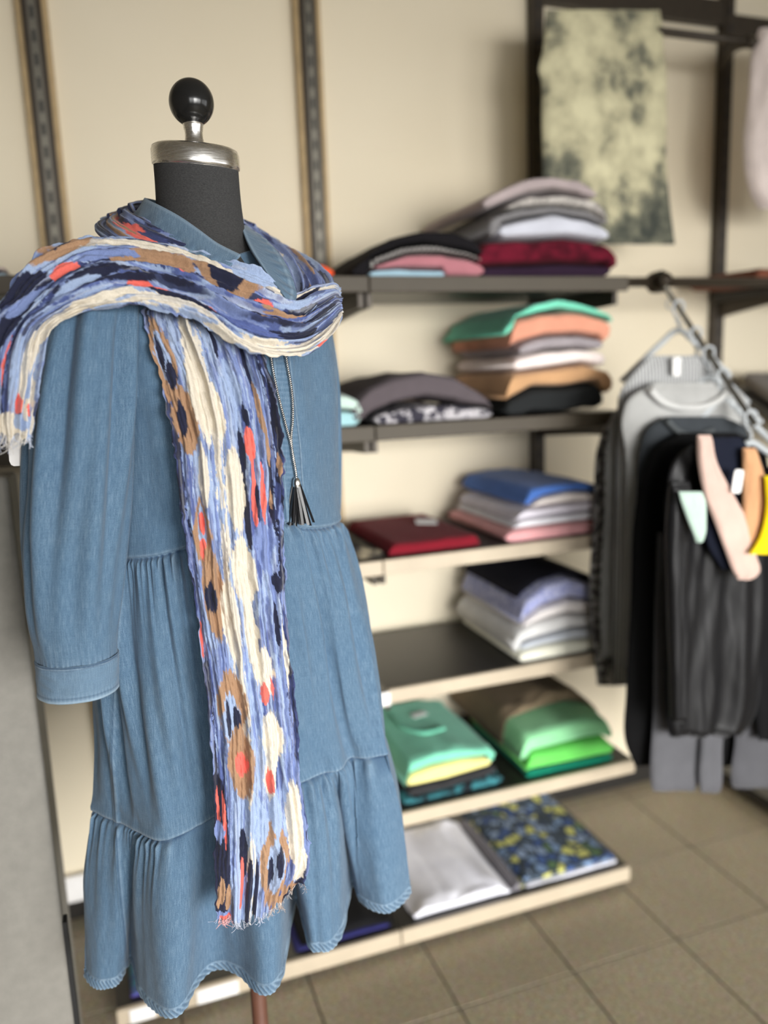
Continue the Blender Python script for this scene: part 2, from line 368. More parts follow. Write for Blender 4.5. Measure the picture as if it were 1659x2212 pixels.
# ------------------------------------------------------------------ soft goods builders
def folded(name, X0, X1, ytop, ybot, Yf, Yb, mat, label, cat='sweater', group=None, layers=2, seed=0, rough=.004, back_drop=0.0, rot=0.0):
    """soft folded garment: ytop/ybot are functions z(X) at its front, extruded from Yf back to Yb with rounded folds"""
    nx, ny, ns = 30, 26, 8
    # closed cross-section around (y, z): a superellipse sampled loop of parameter s
    m = 56; s = np.linspace(0, 2*np.pi, m, endpoint=False)
    ex = .16
    cs = np.sign(np.cos(s))*np.abs(np.cos(s))**ex; sn = np.sign(np.sin(s))*np.abs(np.sin(s))**.34
    X = np.linspace(0, 1, nx); endt = np.clip(np.minimum(X, 1-X)/.07, 0, 1); endr = np.sqrt(1-(1-endt)**2)*.55+.45
    Xw = X0+(X1-X0)*X; zt = ytop(Xw); zb = ybot(Xw); mid = (zt+zb)/2; half = np.maximum((zt-zb)/2, .003)
    yc = (Yf+Yb)/2; hy = (Yb-Yf)/2
    V = np.zeros((nx, m, 3)); tt = (cs[None, :]+1)/2   # 0 front .. 1 back
    wob = (fbm(N1, Xw[:, None]*18+seed*7.3, s[None, :]*1.5+seed)-.5)
    V[:, :, 0] = Xw[:, None]+(fbm(N2, s[None, :]*1.2+seed*3, Xw[:, None]*0+seed)-.5)*.012
    V[:, :, 1] = yc+hy*cs[None, :]*(.985+.03*(fbm(N3, Xw[:, None]*9+seed, s[None, :]*0+seed)-.5))
    groove = 1-.10*np.abs(np.sin(sn[None, :]*np.pi*layers/2*1.0))*0
    V[:, :, 2] = mid[:, None]+half[:, None]*endr[:, None]*sn[None, :]+back_drop*tt*0
    upper = np.clip(sn, 0, 1)[None, :]
    bumpz = (fbm(N4, Xw[:, None]*14+seed*5, V[:, :, 1]*14+seed)-.5)*2*rough+(fbm(N2, Xw[:, None]*40+seed, V[:, :, 1]*30)-.5)*rough*.7
    V[:, :, 2] += bumpz*upper*1.0
    # grooves between the folded layers at front
    fr = np.clip(-cs, 0, 1)[None, :]
    V[:, :, 1] += fr*.003*np.cos(sn[None, :]*np.pi*layers)*endr[:, None]
    V[:, :, 2] = np.maximum(V[:, :, 2], zb[:, None]+.0005*0)
    V[:, :, 2] -= back_drop*tt
    if rot:
        c, sn_ = math.cos(rot), math.sin(rot); px, py = (X0+X1)/2, yc; dx = V[:, :, 0]-px; dy = V[:, :, 1]-py
        V[:, :, 0] = px+c*dx-sn_*dy; V[:, :, 1] = py+sn_*dx+c*dy
    F = [tuple(f) for f in grid_faces(nx, m, wrap_v=True)]+[tuple(range(m)), tuple((nx-1)*m+k for k in range(m))[::-1]]
    o = mesh_obj(name, V.reshape(-1, 3), F, mat); return tag(o, label, cat, group)
class Stack:
    def __init__(s, shelf_i, xl, xr, Yf=None, Yb=2.09):
        s.z0, yf = SH[shelf_i]; s.Yf = Yf or yf+.02; s.Yb = Yb; s.n = 80
        s.X = np.linspace(PY(xl-80, 0, s.Yf)[0], PY(xr+120, 0, s.Yf)[0]+.05, s.n); s.top = np.full(s.n, s.z0+.0004); s.k = 0
    def add(s, name, prof, mat, label, cat='sweater', group=None, layers=2, depth=None, Yoff=0, rough=.004, rot=0.0, maxth=.06):
        """prof: [(x, ytop)] pixels along the top front edge, left to right"""
        Yf = s.Yf+Yoff; P = np.array([PY(x, y, Yf) for x, y in prof]); X0, X1 = P[0, 0], P[-1, 0]
        zt_ = lambda q: np.interp(q, P[:, 0], P[:, 2]); st = s.top.copy()
        zb0 = lambda q: np.interp(q, s.X, st)+.0006
        zt = lambda q: np.maximum(zt_(q), zb0(q)+.007)
        zb = lambda q: np.maximum(zb0(q), zt(q)-maxth)
        o = folded(name, X0, X1, zt, zb, Yf, Yf+(depth or (s.Yb-Yf)), mat, label, cat, group, layers, seed=s.k*1.7+X0*3+s.z0*5, rough=rough, rot=rot); s.k += 1
        ins = (s.X >= X0-.001) & (s.X <= X1+.001); s.top[ins] = np.maximum(s.top[ins], zt(s.X[ins])+rough*1.1); return o
C = {}
def cl(n, rgb, rgb2=None, pat=None, sc=60, rough=.95): return cloth(n+'_fabric', srgb(*rgb), srgb(*rgb2) if rgb2 else None, pat, sc, rough)
g1 = 'folded clothes on the top shelf'; g2 = 'folded clothes on the second shelf'; g3 = 'folded clothes on the third shelf'
g4 = 'folded clothes on the fourth shelf'; g5 = 'folded clothes on the fifth shelf'; g6 = 'folded clothes on the bottom shelf'
# --- top shelf
s = Stack(0, 800, 1045)
s.add('folded_tee', [(800, 586), (860, 582), (960, 584)], cl('pale_blue', (160, 190, 205)), 'pale blue folded top at the very bottom under the dusty pink one', 'top', g1, 1, .30)
s.add('folded_sweater', [(812, 574), (880, 550), (950, 548), (1010, 556), (1046, 572)], cl('dusty_pink', (176, 116, 124)), 'dusty pink folded sweater on the top shelf below black-and-white knit', 'sweater', g1, 2, .32)
s.add('folded_sweater', [(800, 560), (872, 533), (920, 528), (1000, 544), (1046, 562)], cl('black_white_knit', (46, 44, 46), (168, 164, 160), 'stripe', 26), 'black and white striped knit between dusty pink and black sweaters', 'sweater', g1, 2, .32)
s.add('folded_sweater', [(765, 578), (800, 545), (850, 512), (910, 498), (980, 498), (1030, 520), (1044, 540)], cl('black_knit', (24, 22, 25)), 'black sweater drooping to the left on top of the pink stack', 'sweater', g1, 2, .34)
s = Stack(0, 1040, 1335)
s.add('folded_tee', [(1040, 578), (1200, 570), (1318, 572)], cl('dark_plum', (44, 28, 46)), 'thin dark plum folded top lying under the maroon velvet one', 'top', g1, 1, .34)
s.add('folded_sweater', [(1036, 535), (1060, 520), (1150, 516), (1230, 512), (1300, 522), (1334, 536)], cl('maroon_velvet', (104, 20, 40), (62, 8, 22), 'blotch', 30), 'thick maroon velvet sweater near bottom of the tall top-shelf stack', 'sweater', g1, 2, .35)
s.add('folded_shirt', [(1080, 486), (1130, 472), (1200, 462), (1270, 474), (1314, 492)], cl('cool_pale_grey', (201, 203, 214)), 'pale cool grey folded shirt directly on the maroon velvet sweater', 'shirt', g1, 2, .33)
s.add('folded_sweater', [(1060, 470), (1120, 452), (1200, 446), (1270, 455), (1310, 478)], cl('mid_grey', (128, 126, 128)), 'mid grey thin sweater between pale shirt and oatmeal knit', 'sweater', g1, 1, .36)
s.add('folded_sweater', [(1100, 440), (1140, 424), (1220, 420), (1290, 432), (1312, 460)], cl('oatmeal_grey', (190, 184, 178), (150, 144, 140), 'speckle', 80), 'oatmeal speckled knit under the mauve top sweater', 'sweater', g1, 2, .36)
s.add('folded_sweater', [(1046, 425), (1090, 405), (1140, 386), (1195, 378), (1250, 388), (1290, 412)], cl('mauve_grey', (176, 162, 162)), 'mauve grey sweater crowning the tallest stack on the top shelf', 'sweater', g1, 2, .37, maxth=.03)
s = Stack(0, 560, 722)
s.add('folded_tee', [(560, 580), (640, 570), (700, 568), (722, 582)], cl('orange_red', (232, 88, 48)), 'bright orange-red folded top peeking out behind the scarf', 'top', g1, 2, .3)
# --- second shelf
s = Stack(1, 640, 785)
s.add('folded_tee', [(640, 893), (720, 888), (775, 893)], cl('ice_blue', (168, 212, 218)), 'ice blue folded top at shelf edge beside the dress', 'top', g2, 1, .3)
s.add('folded_tee', [(640, 868), (700, 852), (750, 850), (782, 868)], cl('pale_mint', (200, 222, 212)), 'pale mint folded top lying over the ice blue one', 'top', g2, 2, .3)
s = Stack(1, 790, 1065)
s.add('folded_blouse', [(812, 896), (930, 872), (1062, 882)], cl('dark_floral', (58, 56, 66), (190, 186, 190), 'speckle', 48), 'dark speckled blouse under the charcoal sweater on second shelf', 'blouse', g2, 1, .3)
s.add('folded_sweater', [(762, 872), (800, 836), (850, 815), (920, 802), (985, 812), (1040, 848), (1064, 872)], cl('charcoal_mauve', (92, 84, 88)), 'charcoal mauve sweater with sloping top, alone left of pastel stack', 'sweater', g2, 2, .32)
s = Stack(1, 1000, 1320)
s.add('folded_trousers', [(1096, 870), (1150, 838), (1220, 838), (1290, 826), (1304, 838)], cl('near_black', (40, 42, 43)), 'near black folded garment at bottom of the pastel stack', 'trousers', g2, 2, .34)
s.add('folded_sweater', [(1095, 838), (1106, 808), (1180, 798), (1260, 786), (1324, 802)], cl('caramel', (204, 160, 118)), 'caramel tan sweater under the white one on second shelf', 'sweater', g2, 2, .34)
s.add('folded_sweater', [(1112, 776), (1180, 758), (1250, 754), (1308, 762)], cl('blush_white', (246, 231, 226)), 'blush white folded sweater between caramel and grey ones', 'sweater', g2, 2, .34)
s.add('folded_sweater', [(1122, 745), (1180, 728), (1250, 724), (1302, 732)], cl('warm_grey', (158, 150, 154)), 'warm grey folded sweater right below the salmon one', 'sweater', g2, 2, .34)
s.add('folded_sweater', [(1104, 712), (1112, 690), (1180, 676), (1250, 674), (1320, 690)], cl('salmon', (224, 156, 130)), 'salmon pink folded sweater beneath the mint green one', 'sweater', g2, 2, .34)
s.add('folded_sweater', [(1090, 712), (1120, 680), (1160, 656), (1210, 646), (1260, 656), (1324, 682)], cl('mint', (124, 218, 188)), 'mint green sweater draped over the top of the pastel stack', 'sweater', g2, 1, .38, maxth=.02)
# --- third shelf
s = Stack(2, 700, 830)
s.add('folded_blouse', [(700, 1198), (770, 1180), (828, 1190)], cl('black_gold_print', (42, 40, 38), (128, 118, 98), 'blotch', 34), 'black printed blouse wedged between dress and maroon knit', 'blouse', g3, 1, .34)
s = Stack(2, 850, 1045)
o = s.add('folded_sweater', [(842, 1192), (850, 1176), (930, 1166), (1030, 1153), (1038, 1166)], cl('maroon_rib', (124, 24, 38)), 'flat maroon ribbed sweater with small white tag on third shelf', 'sweater', g3, 2, .35, rough=.003)
tg = boxes('paper_tag', [(-.028, .028, -.02, .02, -.0008, .0008)], M_WHITE, o, .0004)
bv_ = BVHTree.FromPolygons([v.co for v in o.data.vertices], [tuple(p.vertices) for p in o.data.polygons]); hh = bv_.ray_cast(Vector(CAM), Vector(ray(921, 1132)))
print('tag', hh[0]); tg.location = (hh[0]+Vector((0, 0, .007))) if hh[0] else Vector(PZ(921, 1132, 1.05)); tg.rotation_euler = (.12, .06, -.3); tg['label'] = 'small white paper tag'
s = Stack(2, 1050, 1342)
s.add('folded_tee', [(1096, 1150), (1200, 1136), (1300, 1124), (1342, 1122)], cl('rose_pink', (238, 176, 178)), 'rose pink top at the bottom of the white stack on third shelf', 'top', g3, 1, .36)
s.add('folded_shirt', [(1112, 1140), (1126, 1126), (1200, 1116), (1290, 1104), (1346, 1108)], cl('white_a', (241, 239, 246)), 'lowest white shirt directly on the rose pink top', 'shirt', g3, 1, .35)
s.add('folded_shirt', [(1118, 1114), (1136, 1102), (1210, 1092), (1290, 1084), (1336, 1092)], cl('white_b', (231, 226, 237)), 'middle white-lilac shirt in the stack topped by blue denim', 'shirt', g3, 1, .35)
s.add('folded_shirt', [(1148, 1096), (1170, 1078), (1230, 1066), (1290, 1066), (1322, 1082)], cl('cream_a', (243, 233, 228)), 'cream folded shirt immediately below the blue shirt', 'shirt', g3, 1, .35)
s.add('folded_shirt', [(1136, 1076), (1150, 1056), (1200, 1046), (1260, 1040), (1326, 1054)], cl('royal_blue', (82, 124, 204)), 'royal blue folded shirt on top of third-shelf white stack', 'shirt', g3, 2, .37, rough=.006)
# --- fourth shelf
s = Stack(3, 1060, 1325)
s.add('folded_cardigan', [(1124, 1412), (1180, 1396), (1230, 1388), (1300, 1378), (1324, 1380)], cl('ivory', (248, 246, 228)), 'ivory buttoned cardigan at the bottom of the fourth-shelf stack', 'cardigan', g4, 1, .35)
s.add('folded_shirt', [(1128, 1394), (1180, 1378), (1240, 1362), (1312, 1356)], cl('blue_grey', (203, 209, 218)), 'light blue-grey shirt lying on the ivory cardigan', 'shirt', g4, 1, .36)
s.add('folded_sweater', [(1112, 1372), (1150, 1350), (1220, 1330), (1318, 1330)], cl('silver_grey', (220, 220, 220)), 'silver grey sweater, middle of the fourth-shelf stack', 'sweater', g4, 2, .36)
s.add('folded_sweater', [(1130, 1346), (1170, 1316), (1230, 1296), (1312, 1304)], cl('off_white', (239, 233, 231)), 'off-white sweater under the lavender patterned one', 'sweater', g4, 2, .36)
s.add('folded_sweater', [(1126, 1322), (1140, 1296), (1180, 1266), (1230, 1252), (1280, 1264), (1312, 1286)], cl('lavender_dots', (150, 156, 206), (196, 200, 230), 'speckle', 90), 'lavender blue patterned sweater below the navy one', 'sweater', g4, 2, .36)
s.add('folded_sweater', [(1120, 1300), (1136, 1280), (1180, 1244), (1230, 1232), (1285, 1246), (1314, 1274)], cl('dark_navy', (34, 34, 44)), 'dark navy sweater on top of the fourth-shelf stack', 'sweater', g4, 1, .33, Yoff=.035, maxth=.03)
# --- fifth shelf
s = Stack(4, 830, 1085, 1.69)
s.add('folded_blouse', [(872, 1732), (960, 1712), (1084, 1672)], cl('teal_floral', (32, 36, 42), (70, 150, 160), 'blotch', 26), 'dark teal floral blouse at the bottom of the mint stack', 'blouse', g5, 1, .33)
s.add('folded_tee', [(884, 1706), (960, 1690), (1072, 1655)], cl('soft_black', (50, 50, 52)), 'thin soft black top between floral blouse and yellow top', 'top', g5, 1, .32)
s.add('folded_tee', [(882, 1680), (930, 1660), (990, 1646), (1060, 1636)], cl('butter_yellow', (238, 228, 150)), 'butter yellow top under the mint green t-shirt', 'top', g5, 1, .33)
mint_tee = s.add('folded_t_shirt', [(878, 1668), (884, 1650), (940, 1628), (1000, 1618), (1068, 1616)], cl('sea_mint', (126, 208, 178)), 'sea mint t-shirt with white neck label on the fifth shelf', 't-shirt', g5, 1, .34, rough=.005)
s = Stack(4, 1140, 1330, 1.69)
s.add('folded_tee', [(1140, 1672), (1230, 1654), (1326, 1634)], cl('deep_teal', (14, 138, 112)), 'thin deep teal-green top at the bottom of the green stack', 'top', g5, 1, .33)
s.add('folded_sweater', [(1138, 1652), (1150, 1630), (1230, 1612), (1300, 1596), (1326, 1606)], cl('apple_green', (112, 216, 100)), 'bright apple green sweater on the fifth shelf', 'sweater', g5, 2, .34)
s.add('folded_sweater', [(1128, 1612), (1140, 1592), (1200, 1572), (1270, 1552), (1310, 1552), (1324, 1570)], cl('light_green', (156, 230, 172)), 'light green sweater between apple green and taupe', 'sweater', g5, 2, .34, rough=.006)
s.add('folded_jacket', [(1085, 1580), (1130, 1532), (1185, 1494), (1240, 1490), (1290, 1530), (1304, 1556)], cl('taupe_brown', (128, 112, 90)), 'taupe brown jacket heaped on top of the green stack', 'jacket', g5, 1, .36, Yoff=.1, rough=.016)
# --- bottom shelf
s = Stack(5, 930, 1110, 1.70)
s.add('folded_shirt', [(896, 1985), (920, 1962), (1000, 1940), (1080, 1916), (1104, 1930)], cl('lilac_white', (237, 237, 248)), 'rumpled lilac-white shirt on the bottom shelf', 'shirt', g6, 1, .36, rough=.014)
s.add('folded_scarf', [(1108, 1918), (1118, 1908), (1130, 1910)], cl('grey_stripe', (150, 146, 152), (90, 88, 96), 'stripe', 60), 'narrow grey folded strip between lilac shirt and patterned shirt', 'scarf', g6, 1, .34)
s = Stack(5, 1140, 1335, 1.70)
s.add('folded_tee', [(1136, 1918), (1240, 1896), (1334, 1864)], cl('plain_white', (232, 232, 240)), 'plain white folded top showing under the blue-yellow patterned shirt', 'top', g6, 1, .36)
def mat_patches():
    m, nt, b = new_mat('blue_yellow_patch_print'); tc = node(nt, 'ShaderNodeTexCoord')
    mp = node(nt, 'ShaderNodeMapping'); mp.inputs['Scale'].default_value = (1, .8, 1); lk(nt, tc.outputs['Object'], mp.inputs[0])
    vo = node(nt, 'ShaderNodeTexVoronoi'); vo.inputs['Scale'].default_value = 36; lk(nt, mp.outputs[0], vo.inputs[0])
    v2 = node(nt, 'ShaderNodeTexVoronoi', feature='DISTANCE_TO_EDGE'); v2.inputs['Scale'].default_value = 36; lk(nt, mp.outputs[0], v2.inputs[0])
    sp = node(nt, 'ShaderNodeSeparateColor'); lk(nt, vo.outputs['Color'], sp.inputs[0])
    c = ramp(nt, sp.outputs[0], [(0, srgb(62, 88, 140)), (.25, srgb(120, 146, 182)), (.42, srgb(206, 206, 120)), (.56, srgb(66, 80, 96)), (.75, srgb(140, 160, 190)), (.9, srgb(90, 120, 80))], 'CONSTANT')
    c = mixc(nt, ramp(nt, v2.outputs[0], [(.05, (1, 1, 1)), (.16, (0, 0, 0))]), c, srgb(48, 58, 66))
    lk(nt, c, b.inputs['Base Color']); b.inputs['Roughness'].default_value = .9; return m
s.add('folded_shirt', [(1126, 1908), (1136, 1896), (1240, 1872), (1322, 1844), (1330, 1856)], mat_patches(), 'blue and yellow patch-patterned shirt at the right of the bottom shelf', 'shirt', g6, 1, .38, rough=.007)
s = Stack(5, 540, 850, 1.70)
s.add('folded_trousers', [(640, 2072), (740, 2042), (842, 2012)], cl('indigo', (52, 52, 110)), 'indigo folded trousers on the bottom shelf behind the hem', 'trousers', g6, 1, .36)
s.add('folded_sweater', [(650, 2046), (700, 2010), (790, 1986), (850, 1994)], cl('jet', (20, 20, 22)), 'jet black sweater on the indigo trousers behind the hem', 'sweater', g6, 2, .34)
s = Stack(5, 280, 420, 1.70)
s.add('folded_tee', [(282, 2150), (340, 2120), (420, 2112)], cl('violet', (84, 74, 150), (70, 190, 180), 'blotch', 16), 'violet and teal folded top at the left end of bottom shelf', 'top', g6, 2, .34)
# things on the far left shelves
s = Stack(0, -120, 25)
s.add('folded_tee', [(-150, 650), (-60, 632), (16, 640)], cl('sky_pale', (176, 196, 208)), 'pale sky blue folded top at the left picture edge', 'top', g1, 2, .3)
s.add('folded_tee', [(-150, 628), (-60, 612), (14, 618)], cl('sand_pink', (214, 196, 186)), 'sand pink folded top above the sky blue one at left edge', 'top', g1, 2, .3)
s = Stack(1, -120, 25)
s.add('folded_sweater', [(-150, 952), (-60, 930), (12, 940)], cl('graphite', (84, 82, 82)), 'graphite sweater at the left picture edge on second shelf', 'sweater', g2, 2, .3)
# neckline and label of the mint t-shirt
def strip_on(o, pts, w, mat, name, lift=.003, lab=None):
    dg = bpy.context.evaluated_depsgraph_get(); bvh = BVHTree.FromPolygons([v.co for v in o.data.vertices], [tuple(p.vertices) for p in o.data.polygons])
    P = []
    for x, y in pts:
        d = ray(x, y); h = bvh.ray_cast(Vector(CAM), Vector(d)); P.append(np.array(h[0])+np.array([0, 0, lift]) if h[0] else None)
    P = np.array([p for p in P if p is not None])
    if len(P) < 3: return None
    t = np.linspace(0, len(P)-1, 40); Q = cubic(np.arange(len(P)), P, t); v, f = tube(Q, w, 8)
    r = mesh_obj(name, v, f, mat, o)
    if lab: r['label'] = lab
    return r
strip_on(mint_tee, [(846, 1545), (870, 1572), (915, 1585), (960, 1575), (990, 1540), (994, 1518)], .006, cl('sea_mint_rib', (112, 192, 164)), 'neckline_rib', .002)
lb = boxes('neck_label', [(-.022, .022, -.012, .012, -.0008, .0008)], M_WHITE, mint_tee, .0004); bv = BVHTree.FromPolygons([v.co for v in mint_tee.data.vertices], [tuple(p.vertices) for p in mint_tee.data.polygons])
hh = bv.ray_cast(Vector(CAM), Vector(ray(905, 1546))); lb.location = (hh[0]+Vector((0, 0, .004))) if hh[0] else Vector(PZ(905, 1546, .47)); lb['label'] = 'white neck label'; lb.rotation_euler = (0, 0, .15)

# ------------------------------------------------------------------ hanging clothes
def hang(name, rows, Y, mat, label, cat, group=None, thick=.035, folds=.010, nf=5, seed=0, parent=None):
    """rows [(ypx, xl, xr)] top to bottom on the plane Y; closed soft sheet with vertical folds"""
    thick *= .7; R = np.array(rows, float); n, m = 60, 44; t = np.linspace(R[0, 0], R[-1, 0], n)
    xl = cubic(R[:, 0], R[:, 1], t); xr = cubic(R[:, 0], R[:, 2], t)
    L = np.array([PY(a, b, Y) for a, b in zip(xl, t)]); Rr = np.array([PY(a, b, Y) for a, b in zip(xr, t)])
    v = np.linspace(0, 1, m); G = L[:, None, :]*(1-v)[None, :, None]+Rr[:, None, :]*v[None, :, None]
    s = np.linspace(0, 1, n)[:, None]
    prof = np.sqrt(np.clip(1-(2*v-1)**4, 0, 1))[None, :]*np.sqrt(np.clip(1-(1-np.clip(s/.06, 0, 1))**2, 0, 1)*np.clip((1-s)/.015, 0, 1)+.02)
    fo = folds*(.45*np.sin(2*np.pi*(nf*.6*v[None, :]+.5*fbm(N1, s*2+seed, v[None, :]*2)+seed))*(.25+.75*s)+1.6*(fbm(N2, v[None, :]*nf*1.6+seed*3, s*3.2+seed, 3)-.5))
    A = G.copy(); B = G.copy(); A[:, :, 1] += -thick*prof+fo*(prof > .05); B[:, :, 1] += thick*prof+fo*.6*(prof > .05)
    V = np.concatenate([A.reshape(-1, 3), B.reshape(-1, 3)]); fa = grid_faces(n, m); F = [tuple(q) for q in fa]+[tuple(q[::-1]+n*m) for q in fa]
    ring = [i*m for i in range(n)]+[(n-1)*m+j for j in range(1, m)]+[i*m+m-1 for i in range(n-2, -1, -1)]+[j for j in range(m-2, 0, -1)]
    F += [(ring[i], ring[(i+1) % len(ring)], ring[(i+1) % len(ring)]+n*m, ring[i]+n*m) for i in range(len(ring))]
    o = mesh_obj(name, V, F, mat, parent)
    return tag(o, label, cat, group) if label and parent is None else o
# rail with the tie-dye top
RZ = 2.302; RYr = 1.9
rl = empty('hanging_rail', (1.24, WY, RZ), 'dark hanging rail carrying the tie-dye top, near the ceiling bar', 'rail')
mesh_obj('rail_tube', *tube([(1.2, RYr, RZ), (1.5, RYr, RZ), (1.775, RYr, RZ)], .011, 12), M_BRONZE, rl)
for x in (PXs[3], 1.775):
    mesh_obj('rail_bracket', *tube([(x, RYr, RZ), (x, RYr+.06, RZ+.005), (x if x < 1.5 else x+.10, WY-.035, RZ+.01)], .010, 10), M_BRONZE, rl)
mesh_obj('end_cap', *tube([(1.765, RYr, RZ), (1.79, RYr, RZ)], .016, 12), M_BRONZE, rl)
def mat_tiedye():
    m, nt, b = new_mat('tie_dye_cotton'); a = noise(nt, 7.5, 5, rough=.62); c = noise(nt, 22, 3)
    mx = node(nt, 'ShaderNodeMath', operation='MULTIPLY_ADD'); lk(nt, c, mx.inputs[0]); mx.inputs[1].default_value = .25; lk(nt, a, mx.inputs[2])
    tc = node(nt, 'ShaderNodeTexCoord'); sx_ = node(nt, 'ShaderNodeSeparateXYZ'); lk(nt, tc.outputs['Object'], sx_.inputs[0])
    mr = node(nt, 'ShaderNodeMapRange'); mr.inputs[1].default_value = 1.80; mr.inputs[2].default_value = 2.02; mr.inputs[3].default_value = .11; mr.inputs[4].default_value = 0; lk(nt, sx_.outputs[2], mr.inputs[0])
    ad = node(nt, 'ShaderNodeMath', operation='ADD'); lk(nt, mx.outputs[0], ad.inputs[0]); lk(nt, mr.outputs[0], ad.inputs[1])
    lk(nt, ramp(nt, ad.outputs[0], [(.50, srgb(214, 208, 172)), (.62, srgb(186, 180, 148)), (.72, srgb(112, 112, 96)), (.84, srgb(60, 64, 58))]), b.inputs['Base Color'])
    b.inputs['Roughness'].default_value = .95; return m
td = hang('tie_dye_tank', [(22, 1180, 1425), (60, 1176, 1432), (110, 1172, 1434), (155, 1163, 1440), (170, 1168, 1440), (260, 1170, 1440), (350, 1172, 1440), (420, 1172, 1445), (480, 1174, 1452), (528, 1180, 1458)], RYr, mat_tiedye(), 'pale olive and charcoal tie-dye sleeveless top hung on the rail', 'top', None, .022, .008, 3, .4)
hang('hanging_blouse', [(62, 1640, 1790), (110, 1625, 1795), (200, 1618, 1795), (320, 1606, 1790), (420, 1622, 1780), (452, 1640, 1770)], RYr, cl('pink_white', (226, 212, 206)), 'pinkish white blouse hanging at the top right edge', 'blouse', None, .04, .016, 4, .2)
mesh_obj('rail_tube', *tube([(1.775, RYr, RZ), (2.0, RYr, RZ), (2.5, RYr, RZ)], .011, 12), M_BRONZE, rl)
# rail in front, at the height of the top shelf
FR = empty('front_rail', (1.266, 1.75, 1.64), 'dark rail continuing the top shelf to the right', 'rail')
mesh_obj('rail_tube', *tube([(1.266, 1.75, 1.645), (1.9, 1.75, 1.645), (2.6, 1.75, 1.645)], .0125, 12), M_BRONZE, FR)
v = []
for xx in (PXs[4]-.006, PXs[4]+.006): v += [(xx, WY-.034, 1.66), (xx, 1.73, 1.66), (xx, 1.73, 1.625), (xx, WY-.034, 1.575)]
mesh_obj('rail_bracket', v, [(0, 1, 2, 3), (7, 6, 5, 4), (0, 4, 5, 1), (1, 5, 6, 2), (2, 6, 7, 3), (3, 7, 4, 0)], M_BRONZE, FR, False)
boxes('shelf_board', [(PXs[4]-.03, 2.56, 1.78, WY-.036, 1.625, 1.652)], M_BOARD, FR, .001)
# sloping display arm
AX = 1.372; a0 = np.array([AX, 1.735, 1.645]); a1 = np.array([AX, 1.405, 1.299])
ar = empty('sloping_display_arm', tuple(a0), 'sloping metal display arm with hooks holding the dark clothes', 'display arm')
mesh_obj('arm_rod', *tube([a0, (a0+a1)/2, a1], .0062, 12), M_STRIP, ar)
mesh_obj('clamp_knob', *tube([(AX, 1.765, 1.645), (AX, 1.735, 1.645), (AX, 1.715, 1.645)], [.026, .028, .02], 20), M_BRONZE, ar)
for k in range(8):
    p = a0+(a1-a0)*(.12+.115*k)
    hk = [p+np.array([-.004, 0, -.004]), p+np.array([-.012, 0, -.012]), p+np.array([-.016, -.002, -.022]), p+np.array([-.010, -.004, -.03]), p+np.array([.002, -.004, -.03]), p+np.array([.008, -.004, -.024])]
    mesh_obj('hook_ring', *tube(cubic(np.arange(6), np.array(hk), np.linspace(0, 5, 24)), .002, 8), M_HANGER, ar)
gh = 'clothes on the sloping display arm'
def armY(Y): t = (Y-a0[1])/(a1[1]-a0[1]); return a0+(a1-a0)*t
def hanger(Y, half, mat, label, drop=.10, lift=0.0):
    p = armY(Y); t = empty('clothes_hanger', tuple(p), label, 'hanger', 'plastic hangers on the sloping arm')
    hk = np.array([[AX+.014, Y, p[2]-.004], [AX+.012, Y, p[2]+.014], [AX-.004, Y, p[2]+.020], [AX-.017, Y, p[2]+.010], [AX-.015, Y, p[2]-.012], [AX, Y, p[2]-.03], [AX, Y, p[2]-.055]])
    mesh_obj('hook', *tube(cubic(np.arange(7), hk, np.linspace(0, 6, 40)), .0032, 8), M_HANGER, t)
    b = np.array([[AX-half, Y, p[2]-.055-drop], [AX-half*.8, Y, p[2]-.055-drop*.78], [AX-half*.35, Y, p[2]-.055-drop*.28], [AX, Y, p[2]-.052], [AX+half*.35, Y, p[2]-.055-drop*.28], [AX+half*.8, Y, p[2]-.055-drop*.78], [AX+half, Y, p[2]-.055-drop]])
    mesh_obj('shoulder_bar', *tube(cubic(np.arange(7), b, np.linspace(0, 6, 50)), .0075, 10), mat, t); return t
def harness(Y, rows, *a, **k): return hang(a[0], rows, Y, *a[1:], **k)
hl = ['grey hanger farthest back, beside the sweater stacks', 'grey hanger holding the pale grey patterned top', 'white hanger with the white tag in the middle of the arm', 'grey hanger in the heather grey sweater', 'pale grey hanger at the front end of the arm']
for k, Y in enumerate((1.665, 1.60, 1.555, 1.505, 1.415)): hanger(Y, .165 if k < 4 else .115, M_HANGER, hl[k], .115 if k < 4 else .06)
hang('hanging_shirt', [(880, 1370, 1440), (905, 1322, 1490), (960, 1292, 1520), (1100, 1284, 1520), (1300, 1272, 1520), (1480, 1290, 1520)], 1.675, cl('charcoal_speckle', (70, 68, 68), (150, 148, 146), 'speckle', 60), 'charcoal speckled shirt hanging farthest back on the arm', 'shirt', gh, .022, .006, 5, .1)
hang('hanging_shirt', [(850, 1390, 1500), (880, 1335, 1560), (950, 1312, 1570), (1100, 1306, 1570), (1300, 1296, 1570), (1420, 1300, 1570)], 1.61, cl('heather_mid', (138, 138, 136)), 'mid grey shirt hanging second from the back', 'shirt', gh, .02, .006, 4, .6)
hang('hanging_tank', [(768, 1405, 1520), (800, 1372, 1560), (850, 1338, 1590), (905, 1334, 1600), (1100, 1330, 1600), (1300, 1326, 1600), (1480, 1325, 1600)], 1.565, cl('grey_plaid', (122, 124, 124), (196, 196, 196), 'stripe', 36), 'grey and white striped top near the middle of the arm', 'top', gh, .018, .006, 4, .9)
